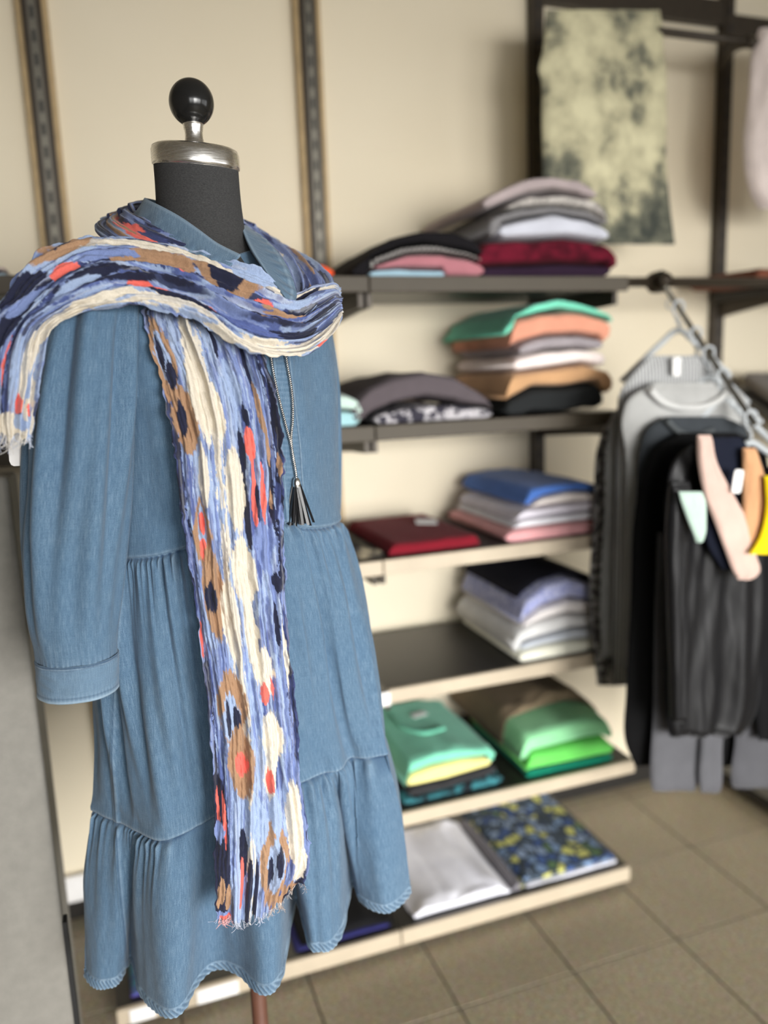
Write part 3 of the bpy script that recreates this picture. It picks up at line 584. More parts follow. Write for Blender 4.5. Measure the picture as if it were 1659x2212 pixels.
hang('hanging_sweater', [(826, 1420, 1560), (850, 1370, 1602), (900, 1345, 1612), (980, 1352, 1618), (1100, 1350, 1618), (1350, 1345, 1618), (1440, 1345, 1618)], 1.515, cl('heather_light', (170, 170, 168)), 'pale heather grey sweater hanging in front of striped top', 'sweater', gh, .022, .007, 5, .3)
hang('hanging_t_shirt', [(900, 1440, 1560), (915, 1410, 1600), (960, 1385, 1620), (1050, 1376, 1630), (1300, 1372, 1630), (1400, 1372, 1630)], 1.475, cl('slate', (58, 62, 66)), 'slate charcoal t-shirt hanging behind the black coat', 't-shirt', gh, .018, .006, 4, .5)
hang('hanging_coat', [(935, 1470, 1590), (960, 1425, 1640), (1010, 1395, 1660), (1100, 1372, 1660), (1300, 1362, 1660), (1500, 1352, 1660), (1600, 1350, 1660), (1655, 1372, 1660)], 1.435, cl('coat_black', (8, 8, 9)), 'long black coat hanging nearest the shelves, reaching low', 'coat', gh, .024, .010, 5, .75)
hang('hanging_trousers', [(1150, 1420, 1560), (1300, 1414, 1560), (1560, 1410, 1560), (1690, 1406, 1505), (1708, 1410, 1500)], 1.395, cl('trouser_grey', (88, 88, 92)), 'mid grey trouser leg hanging below the leather jacket', 'trousers', gh, .014, .005, 2, .2)
hang('hanging_trousers', [(1150, 1510, 1640), (1400, 1510, 1600), (1600, 1512, 1560), (1700, 1510, 1556), (1712, 1514, 1552)], 1.375, cl('trouser_grey', (88, 88, 92)), 'narrow grey trouser leg right of the wide grey leg', 'trousers', gh, .014, .004, 2, .55)
hang('hanging_trousers', [(1200, 1600, 1760), (1450, 1594, 1760), (1600, 1588, 1760), (1690, 1580, 1740), (1702, 1584, 1736)], 1.40, cl('trouser_grey_b', (82, 82, 86)), 'grey trousers hanging at the right picture edge', 'trousers', gh, .014, .006, 4, .1)
M_LEATHER = plain('black_leather', (.006, .006, .007), .45, 0, .2, 25, .35)
M_LEATHER.node_tree.nodes['Principled BSDF'].inputs['Specular IOR Level'].default_value = .3
jk = hang('leather_jacket', [(962, 1490, 1610), (985, 1462, 1640), (1050, 1440, 1650), (1200, 1436, 1650), (1400, 1436, 1645), (1560, 1440, 1625), (1590, 1446, 1600)], 1.345, M_LEATHER, 'black leather jacket with creased front below the pink scarf', 'jacket', gh, .018, .016, 5, .33)
hang('sleeve', [(1040, 1448, 1490), (1150, 1440, 1485), (1300, 1443, 1482), (1450, 1448, 1480), (1560, 1450, 1478)], 1.30, M_LEATHER, None, None, None, .02, .004, 2, .4, jk)
hang('hanging_jacket', [(990, 1690, 1750), (1010, 1662, 1780), (1050, 1643, 1802), (1250, 1632, 1810), (1500, 1628, 1800), (1600, 1640, 1790)], 1.36, cl('ink_black', (18, 18, 20)), 'ink black jacket cut off by the right picture edge', 'jacket', gh, .03, .012, 5, .8)
hang('navy_waistcoat', [(945, 1535, 1600), (975, 1520, 1622), (1050, 1520, 1632), (1180, 1530, 1640), (1230, 1560, 1630)], 1.312, cl('ink_navy', (22, 26, 40)), 'ink navy top between the pink scarf and tan scarf', 'top', gh, .012, .004, 2, .2)
hang('hanging_scarf', [(940, 1506, 1536), (1000, 1508, 1548), (1070, 1522, 1585), (1140, 1548, 1622), (1200, 1570, 1634), (1235, 1584, 1640), (1252, 1594, 1622)], 1.285, cl('powder_pink', (204, 176, 164)), 'powder pink knitted scarf hanging diagonally on the rack front', 'scarf', gh, .013, .004, 2, .7)
hang('hanging_scarf', [(968, 1604, 1632), (1030, 1606, 1650), (1100, 1604, 1655), (1150, 1604, 1650), (1196, 1612, 1640)], 1.285, cl('tan_orange', (200, 152, 112)), 'tan orange scarf hanging beside the yellow one', 'scarf', gh, .012, .005, 2, .25)
hang('hanging_scarf', [(1028, 1652, 1720), (1100, 1654, 1720), (1160, 1640, 1700), (1197, 1618, 1660)], 1.262, cl('sun_yellow', (240, 210, 20)), 'sunny yellow scarf at the right picture edge', 'scarf', gh, .010, .004, 2, .5)
hang('hanging_scarf', [(1062, 1466, 1516), (1080, 1470, 1524), (1120, 1484, 1526), (1155, 1498, 1524), (1172, 1504, 1516)], 1.268, cl('sage_mint', (180, 202, 190)), 'sage mint scarf tip hanging left of the pink scarf', 'scarf', gh, .008, .003, 2, .9)
def neckline(o, Y, pts, rad, mat):
    P = np.array([PY(x, y, Y) for x, y in pts]); mesh_obj('neck_rib', *tube(cubic(np.arange(len(P)), P, np.linspace(0, len(P)-1, 30)), rad, 8), mat, o)
for o in list(bpy.data.objects):
    if o.name.startswith('hanging_sweater'): neckline(o, 1.492, [(1404, 842), (1430, 868), (1470, 880), (1520, 878), (1555, 862), (1572, 842)], .008, cl('heather_rib', (200, 200, 198)))
    if o.name.startswith('hanging_t_shirt'): neckline(o, 1.456, [(1440, 908), (1465, 932), (1500, 940), (1540, 930)], .007, cl('slate_rib', (84, 88, 90)))
def card(name, x, y, w, h, Y, label, rot=0):
    p = PY(x, y, Y); n = 24; a = np.linspace(0, 2*np.pi, n, endpoint=False); r = .35
    u = np.sign(np.cos(a))*np.abs(np.cos(a))**r*w/2; q = np.sign(np.sin(a))*np.abs(np.sin(a))**r*h/2
    c, s_ = math.cos(rot), math.sin(rot)
    V = [(p[0]+c*i-s_*j, p[1]+dy, p[2]+s_*i+c*j) for dy in (0, .0012) for i, j in zip(u, q)]
    F = [tuple(range(n)), tuple(range(2*n-1, n-1, -1))]+[(i, i+n, (i+1) % n+n, (i+1) % n) for i in range(n)]
    return tag(mesh_obj(name, V, F, M_WHITE, None, False), label, 'tag', 'white price tags')
card('price_tag', 1462, 792, .022, .042, 1.535, 'white price tag among the grey hangers')
card('price_tag', 1594, 1040, .024, .048, 1.266, 'white oval price tag on the navy top', -.15)
# sloping shelf and cloth at the right picture edge
pA, pB = PX(1588, 835, 1.93), PX(1662, 888, 1.93)
ss = empty('slanted_shelf', tuple(pA), 'dark slanted shelf at the right picture edge', 'shelf')
v = []
for xx in (1.93, 2.5):
    for dz in (0, -.03): v += [(xx, pA[1], pA[2]+dz), (xx, pA[1]+(pB[1]-pA[1])*2.2, pA[2]+(pB[2]-pA[2])*2.2+dz)]
mesh_obj('board', v, [(0, 1, 5, 4), (2, 6, 7, 3), (0, 2, 3, 1), (4, 5, 7, 6), (1, 3, 7, 5), (0, 4, 6, 2)], M_BOARD, ss, False)
_k = (pB[2]-pA[2])/(pB[1]-pA[1])
mesh_obj('support_strut', *tube([(1.98, pA[1]+.01, pA[2]-.02), (1.95, WY-.04, pA[2]+.02)], .008, 8), M_BRONZE, ss)
mesh_obj('support_strut', *tube([(2.45, pA[1]+.01, pA[2]-.02), (2.48, WY-.04, pA[2]+.02)], .008, 8), M_BRONZE, ss)
yy0 = pA[1]+(pB[1]-pA[1])*1.2
gf = folded('folded_sweater', 1.95, 2.2, lambda q: np.full_like(q, pA[2]+(yy0-pA[1])*_k+.05), lambda q: np.full_like(q, pA[2]+(yy0-pA[1])*_k+.002), yy0, pA[1]-.01, cl('stone_grey', (128, 122, 116)), 'stone grey sweater lying on the slanted shelf at right edge', 'sweater', None, 2, 3, .006, _k*(yy0-(pA[1]-.01)))
s_ = folded('folded_tee', PY(1640, 580, 1.8)[0], PY(1640, 580, 1.8)[0]+.25, lambda q: np.full_like(q, 1.69), lambda q: np.full_like(q, 1.6525), 1.8, 2.08, cl('rust_brown', (120, 72, 54)), 'rust brown folded top at the far right on the rail shelf', 'top', None, 2, 5)
# ------------------------------------------------------------------ mannequin, dress, scarf
AXS = PD(427, 400, 1.05); AX0, AY0 = AXS[0], AXS[1]
RV = np.array([math.cos(YAW), -math.sin(YAW)]); GV = np.array([math.sin(YAW), math.cos(YAW)])
PHI = math.radians(38)
def to_ab(p): d = np.asarray(p)[..., :2]-np.array([AX0, AY0]); return d@RV, d@GV
def from_ab(a, b, z): a = np.asarray(a, float); b = np.asarray(b, float); return np.stack([AX0+a*RV[0]+b*GV[0], AY0+a*RV[1]+b*GV[1], np.broadcast_to(z, a.shape)], -1)

mq = empty('mannequin', (AX0, AY0, 0), 'charcoal dress-form mannequin with silver neck cap and black ball finial', 'mannequin')
M_JERSEY, _nt, _b = new_mat('charcoal_jersey')
_n = noise(_nt, 1, 2, None, (350, 350, 1600)); _n2 = noise(_nt, 900, 2)
lk(_nt, mixc(_nt, .4, ramp(_nt, _n, [(.3, srgb(36, 36, 37)), (.7, srgb(70, 70, 70))]), ramp(_nt, _n2, [(.3, srgb(37, 37, 38)), (.7, srgb(66, 66, 66))])), _b.inputs['Base Color'])
_b.inputs['Roughness'].default_value = .95; bump(_nt, _b, _n, .3, .0005)
capz = PD(427, 352, 1.05)[2]
def pxr(px): return px/FPX*1.05
# neck: slightly elliptical column flaring into the shoulders
prof = [(0.13, capz-.30), (.12, capz-.22), (.098, capz-.165), (.074, capz-.125), (.0605, capz-.10), (.0565, capz-.07), (.0548, capz-.035), (.0545, capz-.002)]
zz = np.linspace(prof[0][1], prof[-1][1], 60); rr = cubic([p[1] for p in prof], [p[0] for p in prof], zz)
v, f = lathe(list(zip(rr, zz)), (AX0, AY0), 64); mesh_obj('torso_and_neck', v, f, M_JERSEY, mq)
def cap_tilt(o):  # the cap leans with the neck cut, lower towards the front-right
    for vv in o.data.vertices:
        d = np.array([vv.co.x-AX0, vv.co.y-AY0]); fr = d@(math.sin(PHI)*RV-math.cos(PHI)*GV); vv.co.z -= fr*.16
# tilt the neck top too
for o in [c for c in mq.children if c.name.startswith('torso')]:
    for vv in o.data.vertices:
        if vv.co.z > capz-.06:
            d = np.array([vv.co.x-AX0, vv.co.y-AY0]); vv.co.z -= (d@(math.sin(PHI)*RV-math.cos(PHI)*GV))*.16*min(1, (vv.co.z-capz+.06)/.05)
pr = [(.0535, capz-.008), (.0562, capz-.007), (.0568, capz-.002), (.0565, capz+.011), (.0545, capz+.0165), (.049, capz+.0195), (.035, capz+.021), (.014, capz+.022)]
o = mesh_obj('neck_cap', *lathe(pr, (AX0, AY0), 96), M_CHROME, mq); cap_tilt(o)
mesh_obj('finial_stem', *lathe([(.0155, capz+.019), (.0128, capz+.023), (.0115, capz+.030), (.0115, capz+.036), (.0128, capz+.043), (.0135, capz+.049)], (AX0, AY0), 40), M_CHROME, mq)
bz = PD(420, 232, 1.05)[2]; br = .0288; th = np.linspace(-np.pi/2, np.pi/2, 40)
bp = [(br*max(.02, np.cos(t))*(1.0 if t > 0 else 1-.02*np.sin(t)**2), bz+br*np.sin(t)*1.02) for t in th if br*np.sin(t)*1.02 > -br*.93]
bc = PD(420, 232, 1.05)
mesh_obj('ball_finial', *lathe([(.0125, bp[0][1]-.003)]+bp, (AX0, AY0), 64), M_GLOSS, mq)
mesh_obj('stand_pole', *tube([(AX0, AY0, .03), (AX0, AY0, .6), (AX0, AY0, 1.35)], .0125, 20), M_POLE, mq)
mesh_obj('stand_base', *lathe([(.16, .0005), (.165, .006), (.16, .014), (.06, .022), (.02, .03), (.013, .045)], (AX0, AY0), 48), M_POLE, mq)

# ---- dress body
HEM = [(180, 2110), (200, 2130), (230, 2135), (262, 2118), (283, 2078), (300, 2140), (330, 2180), (370, 2200), (400, 2180), (420, 2140), (445, 2108), (480, 2093), (515, 2105), (545, 2135), (575, 2150), (600, 2135), (614, 2100), (628, 2005), (640, 1950), (653, 1990), (668, 2045), (692, 2057), (722, 2045), (738, 2020), (750, 1965), (762, 1915), (778, 1945), (812, 1970), (842, 1972), (870, 1952), (888, 1930)]
S2 = [(197, 1752), (230, 1768), (262, 1780), (300, 1800), (345, 1818), (380, 1810), (430, 1785), (465, 1765), (560, 1730), (650, 1693), (700, 1672), (738, 1662), (752, 1642), (790, 1640), (838, 1632)]
ZH, Z2, Z1, ZT = .60, .855, 1.24, 1.622
NF, NBK = 520, 240; NA = NF+NBK
def px_front(tr, x): t = np.array(tr, float); return cubic(t[:, 0], t[:, 1], x)
def smooth1(A, w):
    k = np.hanning(w+2)[1:-1]; k /= k.sum(); h_ = w//2; return np.stack([np.convolve(np.concatenate([np.full(h_, c[0]), c, np.full(h_, c[-1])]), k, 'valid') for c in A.T], -1)
# sampling of the visible side, p = 0 left outline .. 1 right outline, denser on steep folds and at the outlines
pf = np.linspace(0, 1, 4000); xh = 180+708*pf; yh = px_front(HEM, xh)
w_ = np.abs(np.gradient(yh))*1.6+np.gradient(xh)+.25/np.sqrt(np.clip(pf*(1-pf), .0006, 1)); cw = np.cumsum(w_); PF = np.interp(np.linspace(cw[0], cw[-1], NF), cw, pf)
qb = (np.arange(NBK)+1)/(NBK+1.0)                                    # 0 right outline .. 1 left outline, round the back
def level_trace(tr, z0, rise, depth, ripple, nr):
    x = tr[0][0]+(tr[-1][0]-tr[0][0])*PF; y = px_front(tr, x); z = z0+rise*sstep(.1, .6, PF)
    F = np.array([PZ(a, b, c) for a, b, c in zip(x, y, z)]); a, b = to_ab(F); ar, br_, al, bl = a[-1], b[-1], a[0], b[0]
    ca = (ar+al)/2+(ar-al)/2*np.cos(np.pi*qb); lb = br_+(bl-br_)*qb; cb_ = lb+depth*np.sin(np.pi*qb)**.8+ripple*np.sin(2*np.pi*nr*qb)*np.sin(np.pi*qb)
    return np.concatenate([np.stack([a, b, z], -1), np.stack([ca, cb_, z[-1]+(z[0]-z[-1])*qb], -1)])
LH = level_trace(HEM, ZH, .03, .26, .02, 6); L2 = level_trace(S2, Z2, .03, .22, .008, 5)
def level_ell(L, T, z):
    c, s_ = math.cos(PHI), math.sin(PHI); A = math.sqrt((L*c)**2+(T*s_)**2); k11 = (c/L)**2+(s_/T)**2; k22 = (s_/L)**2+(c/T)**2; k12 = c*s_*(1/L**2-1/T**2)
    def br(a, sg): d = np.sqrt(np.maximum((k12*a)**2-k22*(k11*a*a-1), 0)); return (-k12*a+sg*d)/k22
    af = A*(2*PF-1)*.99999; ab_ = A*np.cos(np.pi*qb)
    return np.concatenate([np.stack([af, br(af, -1), np.full(NF, z)], -1), np.stack([ab_, br(ab_, 1), np.full(NBK, z)], -1)])
lev = [(Z1, .178, .142), (1.33, .177, .142), (1.42, .182, .140), (1.50, .184, .128), (1.545, .178, .112), (1.575, .152, .100), (1.60, .112, .088), (1.622, .080, .074)]
LZ = np.array([l[0] for l in lev]); LB = np.array([level_ell(l[1], l[2], l[0]) for l in lev])
arc2 = np.concatenate([[0], np.cumsum(np.linalg.norm(np.diff(L2[:, :2], axis=0), axis=1))])
ALP = np.concatenate([-np.pi+np.pi*arc2[:NF]/arc2[NF-1], np.pi*qb]); deg = np.degrees(ALP)   # pseudo angle: -180 left, -90 towards camera, 0 right
nH, nM, nB = 250, 250, 190
zH = np.linspace(0, 1, nH); zM = np.linspace(0, 1, nM+1)[1:]; zB = np.linspace(Z1, ZT, nB+1)[1:]
nz = nH+nM+nB
B = np.zeros((nz, NA, 3)); DSP = np.zeros((nz, NA)); WEAR = np.zeros((nz, NA)); CREASE = np.zeros((nz, NA)); zz_ = np.zeros((nz, NA))
def gath(f1, f2, sd):
    ph = ALP+.25*np.sin(3*ALP+sd)+.1*np.sin(7*ALP+sd*2)
    return .55*np.sin(ph*f1+sd)+.35*np.sin(ph*f2+2*sd)+.3*np.sin(ph*(f1+f2)*.37+sd)
G1, G2 = gath(60, 91, .7), gath(56, 86, 1.9); F1, F2 = gath(23, 37, .3), gath(21, 33, 2.4)
amp1 = .5+.5*np.sin(ALP*5+1)**2; amp2 = .5+.5*np.sin(ALP*4+2)**2
def split(L): sm = L.copy(); sm[:NF, :2] = smooth1(L[:NF, :2], 141); sm[NF:, :2] = smooth1(L[NF:, :2], 41); return sm, L-sm
H_s, H_d = split(LH); S_s, S_d = split(L2); L1 = LB[0]
for i in range(nz):
    if i < nH:
        t = 1-zH[i]; d = t*(Z2-ZH)
        B[i] = L2*(1-t)+H_s*t+H_d*t**.55-S_d*0; B[i, :, :2] = (S_s*(1-t)+H_s*t+S_d*(1-t)+H_d*t**.6)[:, :2]; B[i, :, 2] = L2[:, 2]*(1-t)+LH[:, 2]*t; zz_[i] = ZH+(Z2-ZH)*(1-t)
        DSP[i] = .012*np.sin(np.pi*t)*(1-t)-.004*np.exp(-(d/.004)**2)
        DSP[i] += .0056*G2*amp2*np.exp(-d/.034)*sstep(0, .007, d)+.0070*F2*amp2*np.exp(-d/.14)*sstep(0, .02, d)
        WEAR[i] = .5*np.clip(G2, 0, 1)*np.exp(-d/.018)*amp2+.10*np.exp(-(d/.0022)**2); CREASE[i] = .75*np.clip(-G2, 0, 1)*np.exp(-d/.022)*amp2+.5*np.exp(-((d-.0015)/.0016)**2)
        hb = (1-t)*(Z2-ZH)
        if hb < .013:
            tw = np.sin(ALP*150+hb*700+2*np.sin(ALP*9)); DSP[i] += .0007*tw+.0008; WEAR[i] += .30*np.clip(tw, 0, 1)+.08; CREASE[i] += .35*np.clip(-tw, 0, 1)
        WEAR[i] += .42*np.exp(-((hb-.0135)/.0012)**2)+.22*np.exp(-((hb-.001)/.0015)**2); DSP[i] -= .0012*np.exp(-((hb-.0145)/.0013)**2)
    elif i < nH+nM:
        t = 1-zM[i-nH]; d = t*(Z1-Z2); u = (1-t)*(Z1-Z2); z = Z2+u; zz_[i] = z
        B[i, :, :2] = (L1*(1-t)+S_s*t+S_d*t**.8)[:, :2]; B[i, :, 2] = L1[:, 2]*(1-t)+L2[:, 2]*t
        DSP[i] = .014*np.sin(np.pi*t)*(1-t)-.004*np.exp(-(d/.004)**2)+.0015*np.exp(-((u-.006)/.006)**2)
        DSP[i] += .0050*G1*amp1*np.exp(-d/.034)*sstep(0, .007, d)+.0070*F1*amp1*np.exp(-d/.16)*sstep(0, .02, d)
        DSP[i] += (.0066*np.sin(ALP*15+1.3*np.sin(ALP*5)+.6*np.sin(z*9))+.0030*np.sin(ALP*31+2*np.sin(ALP*3)+1.2*np.sin(z*7)))*np.sin(np.pi*min(1, t*1.05))**.7
        WEAR[i] = .5*np.clip(G1, 0, 1)*np.exp(-d/.016)*amp1+.1*np.exp(-(d/.0022)**2)+.22*np.exp(-((u-.0035)/.0015)**2)
        CREASE[i] = .8*np.clip(-G1, 0, 1)*np.exp(-d/.02)*amp1+.55*np.exp(-((d-.0015)/.0016)**2)
        WEAR[i] += .3*np.exp(-u/.008)*np.clip(np.sin(ALP*170), 0, 1)
    else:
        z = zB[i-nH-nM]; u = z-Z1; zz_[i] = z; k_ = cubic(LZ, LB.reshape(len(LZ), -1), np.full(1, z))[0].reshape(NA, 3); B[i] = k_
        DSP[i] = .0012*np.exp(-((u-.005)/.006)**2)+.0022*np.sin(ALP*9+z*14+2*np.sin(ALP*4))*sstep(0, .05, u)*(1-sstep(.25, .36, u))
        WEAR[i] = .25*np.exp(-((u-.0035)/.0015)**2)
aa_ = np.broadcast_to(ALP[None, :], (nz, NA))
DSP += .0024*(fbm(N1, aa_*6+40, zz_*12, 3)-.5)*2*sstep(.0, .03, np.abs(zz_-Z2))*(zz_ < 1.55)
tg_ = np.roll(B, -1, axis=1)-np.roll(B, 1, axis=1); nx_ = np.stack([tg_[..., 1], -tg_[..., 0]], -1); nx_ /= np.linalg.norm(nx_, axis=2)[..., None]+1e-9
cen = B[..., :2].mean(1, keepdims=True); sg = np.sign(np.sum(nx_*(B[..., :2]-cen), axis=2).mean()); nx_ *= sg
B[..., :2] += nx_*DSP[..., None]
dzw = .036*np.exp(-((deg+55)/42)**2)-.012
Zw = B[..., 2]+dzw[None, :]*np.where(zz_ <= Z1, sstep(Z2, Z1, zz_), 1-sstep(Z1, 1.5, zz_))
frn = np.cos(ALP-math.radians(-58))[None, :]; Zw = Zw-.042*frn*sstep(1.50, 1.60, zz_)+.016*sstep(1.5, 1.6, zz_)
Vd = from_ab(B[..., 0], B[..., 1], 0.0); Vd[:, :, 2] = Zw
NRM = np.stack([nx_[..., 0]*RV[0]+nx_[..., 1]*GV[0], nx_[..., 0]*RV[1]+nx_[..., 1]*GV[1]], -1)
WEAR *= .45+1.1*N3(aa_*60, zz_*90)
# sewn lines located from the photograph, on the camera-facing side
px_, py_, pd_ = proj(Vd); facing = np.sin(ALP)[None, :] < .05
def seam(poly, w=2.2, wear=.5, raise_=.0012, side=0, sw=9):
    poly = np.array(poly, float); X = np.interp(py_, poly[:, 1], poly[:, 0]); ins = (py_ > poly[0, 1]) & (py_ < poly[-1, 1]) & facing
    g = np.exp(-((px_-X)/w)**2)*ins*(.35+.9*N1(py_/7, px_*.02)); WEAR[:] = np.maximum(WEAR, g*wear); CREASE[:] = np.maximum(CREASE, np.exp(-((px_-X+w*1.9)/(w*.8))**2)*ins*.6)
    return raise_*np.exp(-((px_-X)/(w*1.6))**2)*ins+(raise_*.8*sstep(0, 3, (px_-X)*side)*(1-sstep(sw, sw+3, (px_-X)*side))*ins if side else 0)
dR = seam([(268, 1232), (252, 1480), (247, 1640), (256, 1785), (262, 1900), (276, 2088)], 2.0, .32, .0018, -1, 8)
dR = dR+seam([(585, 700), (598, 860), (611, 1010), (622, 1140)], 1.8, .35, .0014)
dR = dR+seam([(616, 700), (632, 830), (648, 960), (654, 1050), (650, 1112)], 1.5, .5, .0005)
dR = dR+seam([(222, 600), (262, 700), (279, 790), (283, 860)], 1.8, .55, .0014, 1, 14)
Xl = np.interp(py_, [700, 860, 1010, 1140], [585, 598, 611, 622]); Xr = np.interp(py_, [700, 830, 960, 1050, 1112], [616, 632, 648, 654, 650])
pl = sstep(0, 3, px_-Xl)*(1-sstep(-3, 0, px_-Xr))*(py_ < 1130)*(py_ > 690)*facing; dR = dR+.0014*pl
WEAR += .22*pl*np.clip(np.sin(py_*.55)*.6+.5*(N3(py_*.08, px_*.5)-.3), 0, 1)
Vd[:, :, :2] += NRM*dR[..., None]
dr = empty('denim_dress', (AX0, AY0, ZH), 'washed blue denim tiered shirt dress on the mannequin', 'dress')
def dress_part(name, i0, i1):
    sub = Vd[i0:i1]; n = i1-i0
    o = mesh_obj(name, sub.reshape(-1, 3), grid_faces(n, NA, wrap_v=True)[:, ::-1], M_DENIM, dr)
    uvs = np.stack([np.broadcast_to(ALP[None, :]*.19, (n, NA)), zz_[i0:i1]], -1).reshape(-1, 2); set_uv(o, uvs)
    set_attr(o, 'wear', np.clip(WEAR[i0:i1], 0, 1).ravel()); set_attr(o, 'ink', np.clip(CREASE[i0:i1], 0, 1).ravel())  # 'ink' holds the crease darkening
    md = o.modifiers.new('cloth_thickness', 'SOLIDIFY'); md.thickness = .0012; md.offset = -1; return o
dress_part('hem_tier', 0, nH+1); dress_part('middle_tier', nH, nH+nM+1); dress_part('bodice', nH+nM, nz)

# ---- sleeves
def sleeve(rows, name, parent, seed, cuff=False):
    Rw = np.array(rows, float); n, m = (150 if not cuff else 40), 120; t = np.linspace(0, len(Rw)-1, n); Q = cubic(np.arange(len(Rw)), Rw, t)
    th = np.linspace(0, 2*np.pi, m, endpoint=False); V = np.zeros((n, m, 3)); W = np.zeros((n, m)); I = np.zeros((n, m)); uv = np.zeros((n, m, 2)); acc = 0; pv = None
    for i, (y, xl, xr, D) in enumerate(Q):
        c = PD((xl+xr)/2, y, D); hw = (xr-xl)/2/FPX*D
        if pv is not None: acc += np.linalg.norm(c-pv)
        pv = c; s = i/(n-1)
        amp = (.0092*np.sin(np.pi*min(1, s*1.1))+.001) if not cuff else .0004
        fo = amp*(np.sin(th*6+seed+1.5*np.sin(s*3+seed))+.7*np.sin(th*11+2*seed+s*4))*.6+.002*(fbm(N3, np.cos(th)*3+seed, np.sin(th)*3+s*9, 2)-.5)
        if not cuff:
            g = np.sin(th*46+np.sin(th*5))*.0011*np.exp(-(1-s)/.03); fo = fo+g; W[i] = .6*np.clip(g/.0011, 0, 1)+.1*np.exp(-(1-s)/.01); I[i] = .5*np.clip(-g/.0011, 0, 1)
        else:
            tw = np.sin(th*60+s*9); fo = fo+.0008*np.exp(-((s-.08)/.05)**2)
            W[i] = .55*np.exp(-((s-.17)/.025)**2)+.6*np.exp(-((s-.98)/.03)**2)+.25*np.clip(tw, 0, 1)*(np.exp(-((s-.1)/.08)**2)+np.exp(-((s-.9)/.08)**2))+.14
            I[i] = .8*np.exp(-((s-.07)/.03)**2)+.5*np.exp(-((s-.21)/.02)**2)+.5*np.exp(-((s-.9)/.02)**2)
        a = (hw+fo)*np.cos(th); b = (hw*.86+fo)*np.sin(th)
        V[i] = c+np.stack([a*RV[0]+b*GV[0], a*RV[1]+b*GV[1], 0*a], -1); uv[i, :, 0] = th*.055; uv[i, :, 1] = -acc
        if cuff: V[i, :, 2] -= .004*np.cos(th+.5)*s*0
    o = mesh_obj(name, V.reshape(-1, 3), grid_faces(n, m, wrap_v=True), M_DENIM, parent); set_uv(o, uv.reshape(-1, 2)); set_attr(o, 'wear', np.clip(W, 0, 1).ravel()); set_attr(o, 'ink', np.clip(I, 0, 1).ravel())  # 'ink' holds the denim darkening
    md = o.modifiers.new('cloth_thickness', 'SOLIDIFY'); md.thickness = .0012; md.offset = 1; return o
SL = [(545, 215, 330, 1.0), (575, 175, 315, .972), (610, 140, 300, .952), (650, 115, 290, .94), (700, 99, 285, .935), (760, 90, 284, .934), (850, 76, 284, .936), (950, 68, 281, .94), (1050, 62, 274, .945), (1150, 58, 265, .95), (1250, 61, 256, .955), (1330, 68, 250, .96), (1390, 80, 247, .963), (1422, 86, 247, .965)]
CF = [(1416, 83, 250, .965), (1428, 83, 252, .9655), (1458, 85, 252, .967), (1492, 87, 252, .969)]
slv = sleeve(SL, 'sleeve', dr, 1.1); cf = sleeve(CF, 'cuff', slv, .4, True)
bp_ = PD(90, 1452, .947); mesh_obj('cuff_button', *tube([bp_, bp_+np.array([-.0025, -.0006, 0])], .0055, 16), plain('metal_button', srgb(96, 84, 72), .4, .7), cf)
# other sleeve hangs on the far side of the body
def ab_row(y_z, a, b, hw):  # rows for the far sleeve from plan coordinates
    p = from_ab(a, b, y_z); x, y, d = proj(p); return (float(y), float(x-hw/d*FPX), float(x+hw/d*FPX), float(d))
far = [ab_row(z, a, b, hw) for z, a, b, hw in ((1.60, .055, .085, .035), (1.58, .075, .10, .045), (1.54, .095, .12, .052), (1.45, .10, .14, .056), (1.35, .10, .15, .057), (1.25, .10, .155, .055), (1.17, .10, .16, .048), (1.14, .10, .16, .046))]
sl2 = sleeve(far, 'sleeve', dr, 2.7)
fc = [ab_row(z, .10, .16, hw) for z, hw in ((1.143, .046), (1.13, .047), (1.11, .047), (1.096, .047))]; sleeve(fc, 'cuff', sl2, .9, True)

# ---- collar leaves
def sheet(rows, nu, nv, bulge=0.0):
    """rows [(x0,y0,D0,x1,y1,D1)] -> grid of points, pixel grid"""
    Rw = np.array(rows, float); t = np.linspace(0, len(Rw)-1, nu); Q = cubic(np.arange(len(Rw)), Rw, t); v = np.linspace(0, 1, nv)
    x = Q[:, 0:1]*(1-v)+Q[:, 3:4]*v; y = Q[:, 1:2]*(1-v)+Q[:, 4:5]*v; D = Q[:, 2:3]*(1-v)+Q[:, 5:6]*v-bulge*np.sin(np.pi*v)[None, :]
    return x, y, D
def normals(G):
    du = np.gradient(G, axis=0); dv = np.gradient(G, axis=1); n = np.cross(du, dv); n /= np.linalg.norm(n, axis=2)[..., None]+1e-12
    flip = np.sum(n*(CAM-G), axis=2) < 0; n[flip] *= -1; return n
def collar(rows, name):
    x, y, D = sheet(rows, 120, 30, .004); G = PDs(x, y, D); n = normals(G); v = np.linspace(0, 1, 30)[None, :]; u = np.linspace(0, 1, 120)[:, None]
    G += n*(.0012*np.exp(-((v-.88)/.05)**2)+.0009*np.sin(u*70+v*6)*np.exp(-((v-.75)/.2)**2))[..., None]
    o = mesh_obj(name, G.reshape(-1, 3), grid_faces(120, 30), M_DENIM, dr); set_uv(o, np.stack(np.broadcast_arrays(u*.14, v*.05), -1).reshape(-1, 2))
    set_attr(o, 'wear', (np.broadcast_to(.35*np.exp(-((v-.06)/.05)**2)+.45*np.exp(-((v-.85)/.03)**2)+.12, (120, 30))).ravel())
    set_attr(o, 'ink', (np.broadcast_to(.3*sstep(.3, .9, np.sin(u*75+v*9))*sstep(.2, .7, v), (120, 30))).ravel())  # 'ink' holds the darker ripples
    md = o.modifiers.new('cloth_thickness', 'SOLIDIFY'); md.thickness = .003; md.offset = 0; return o
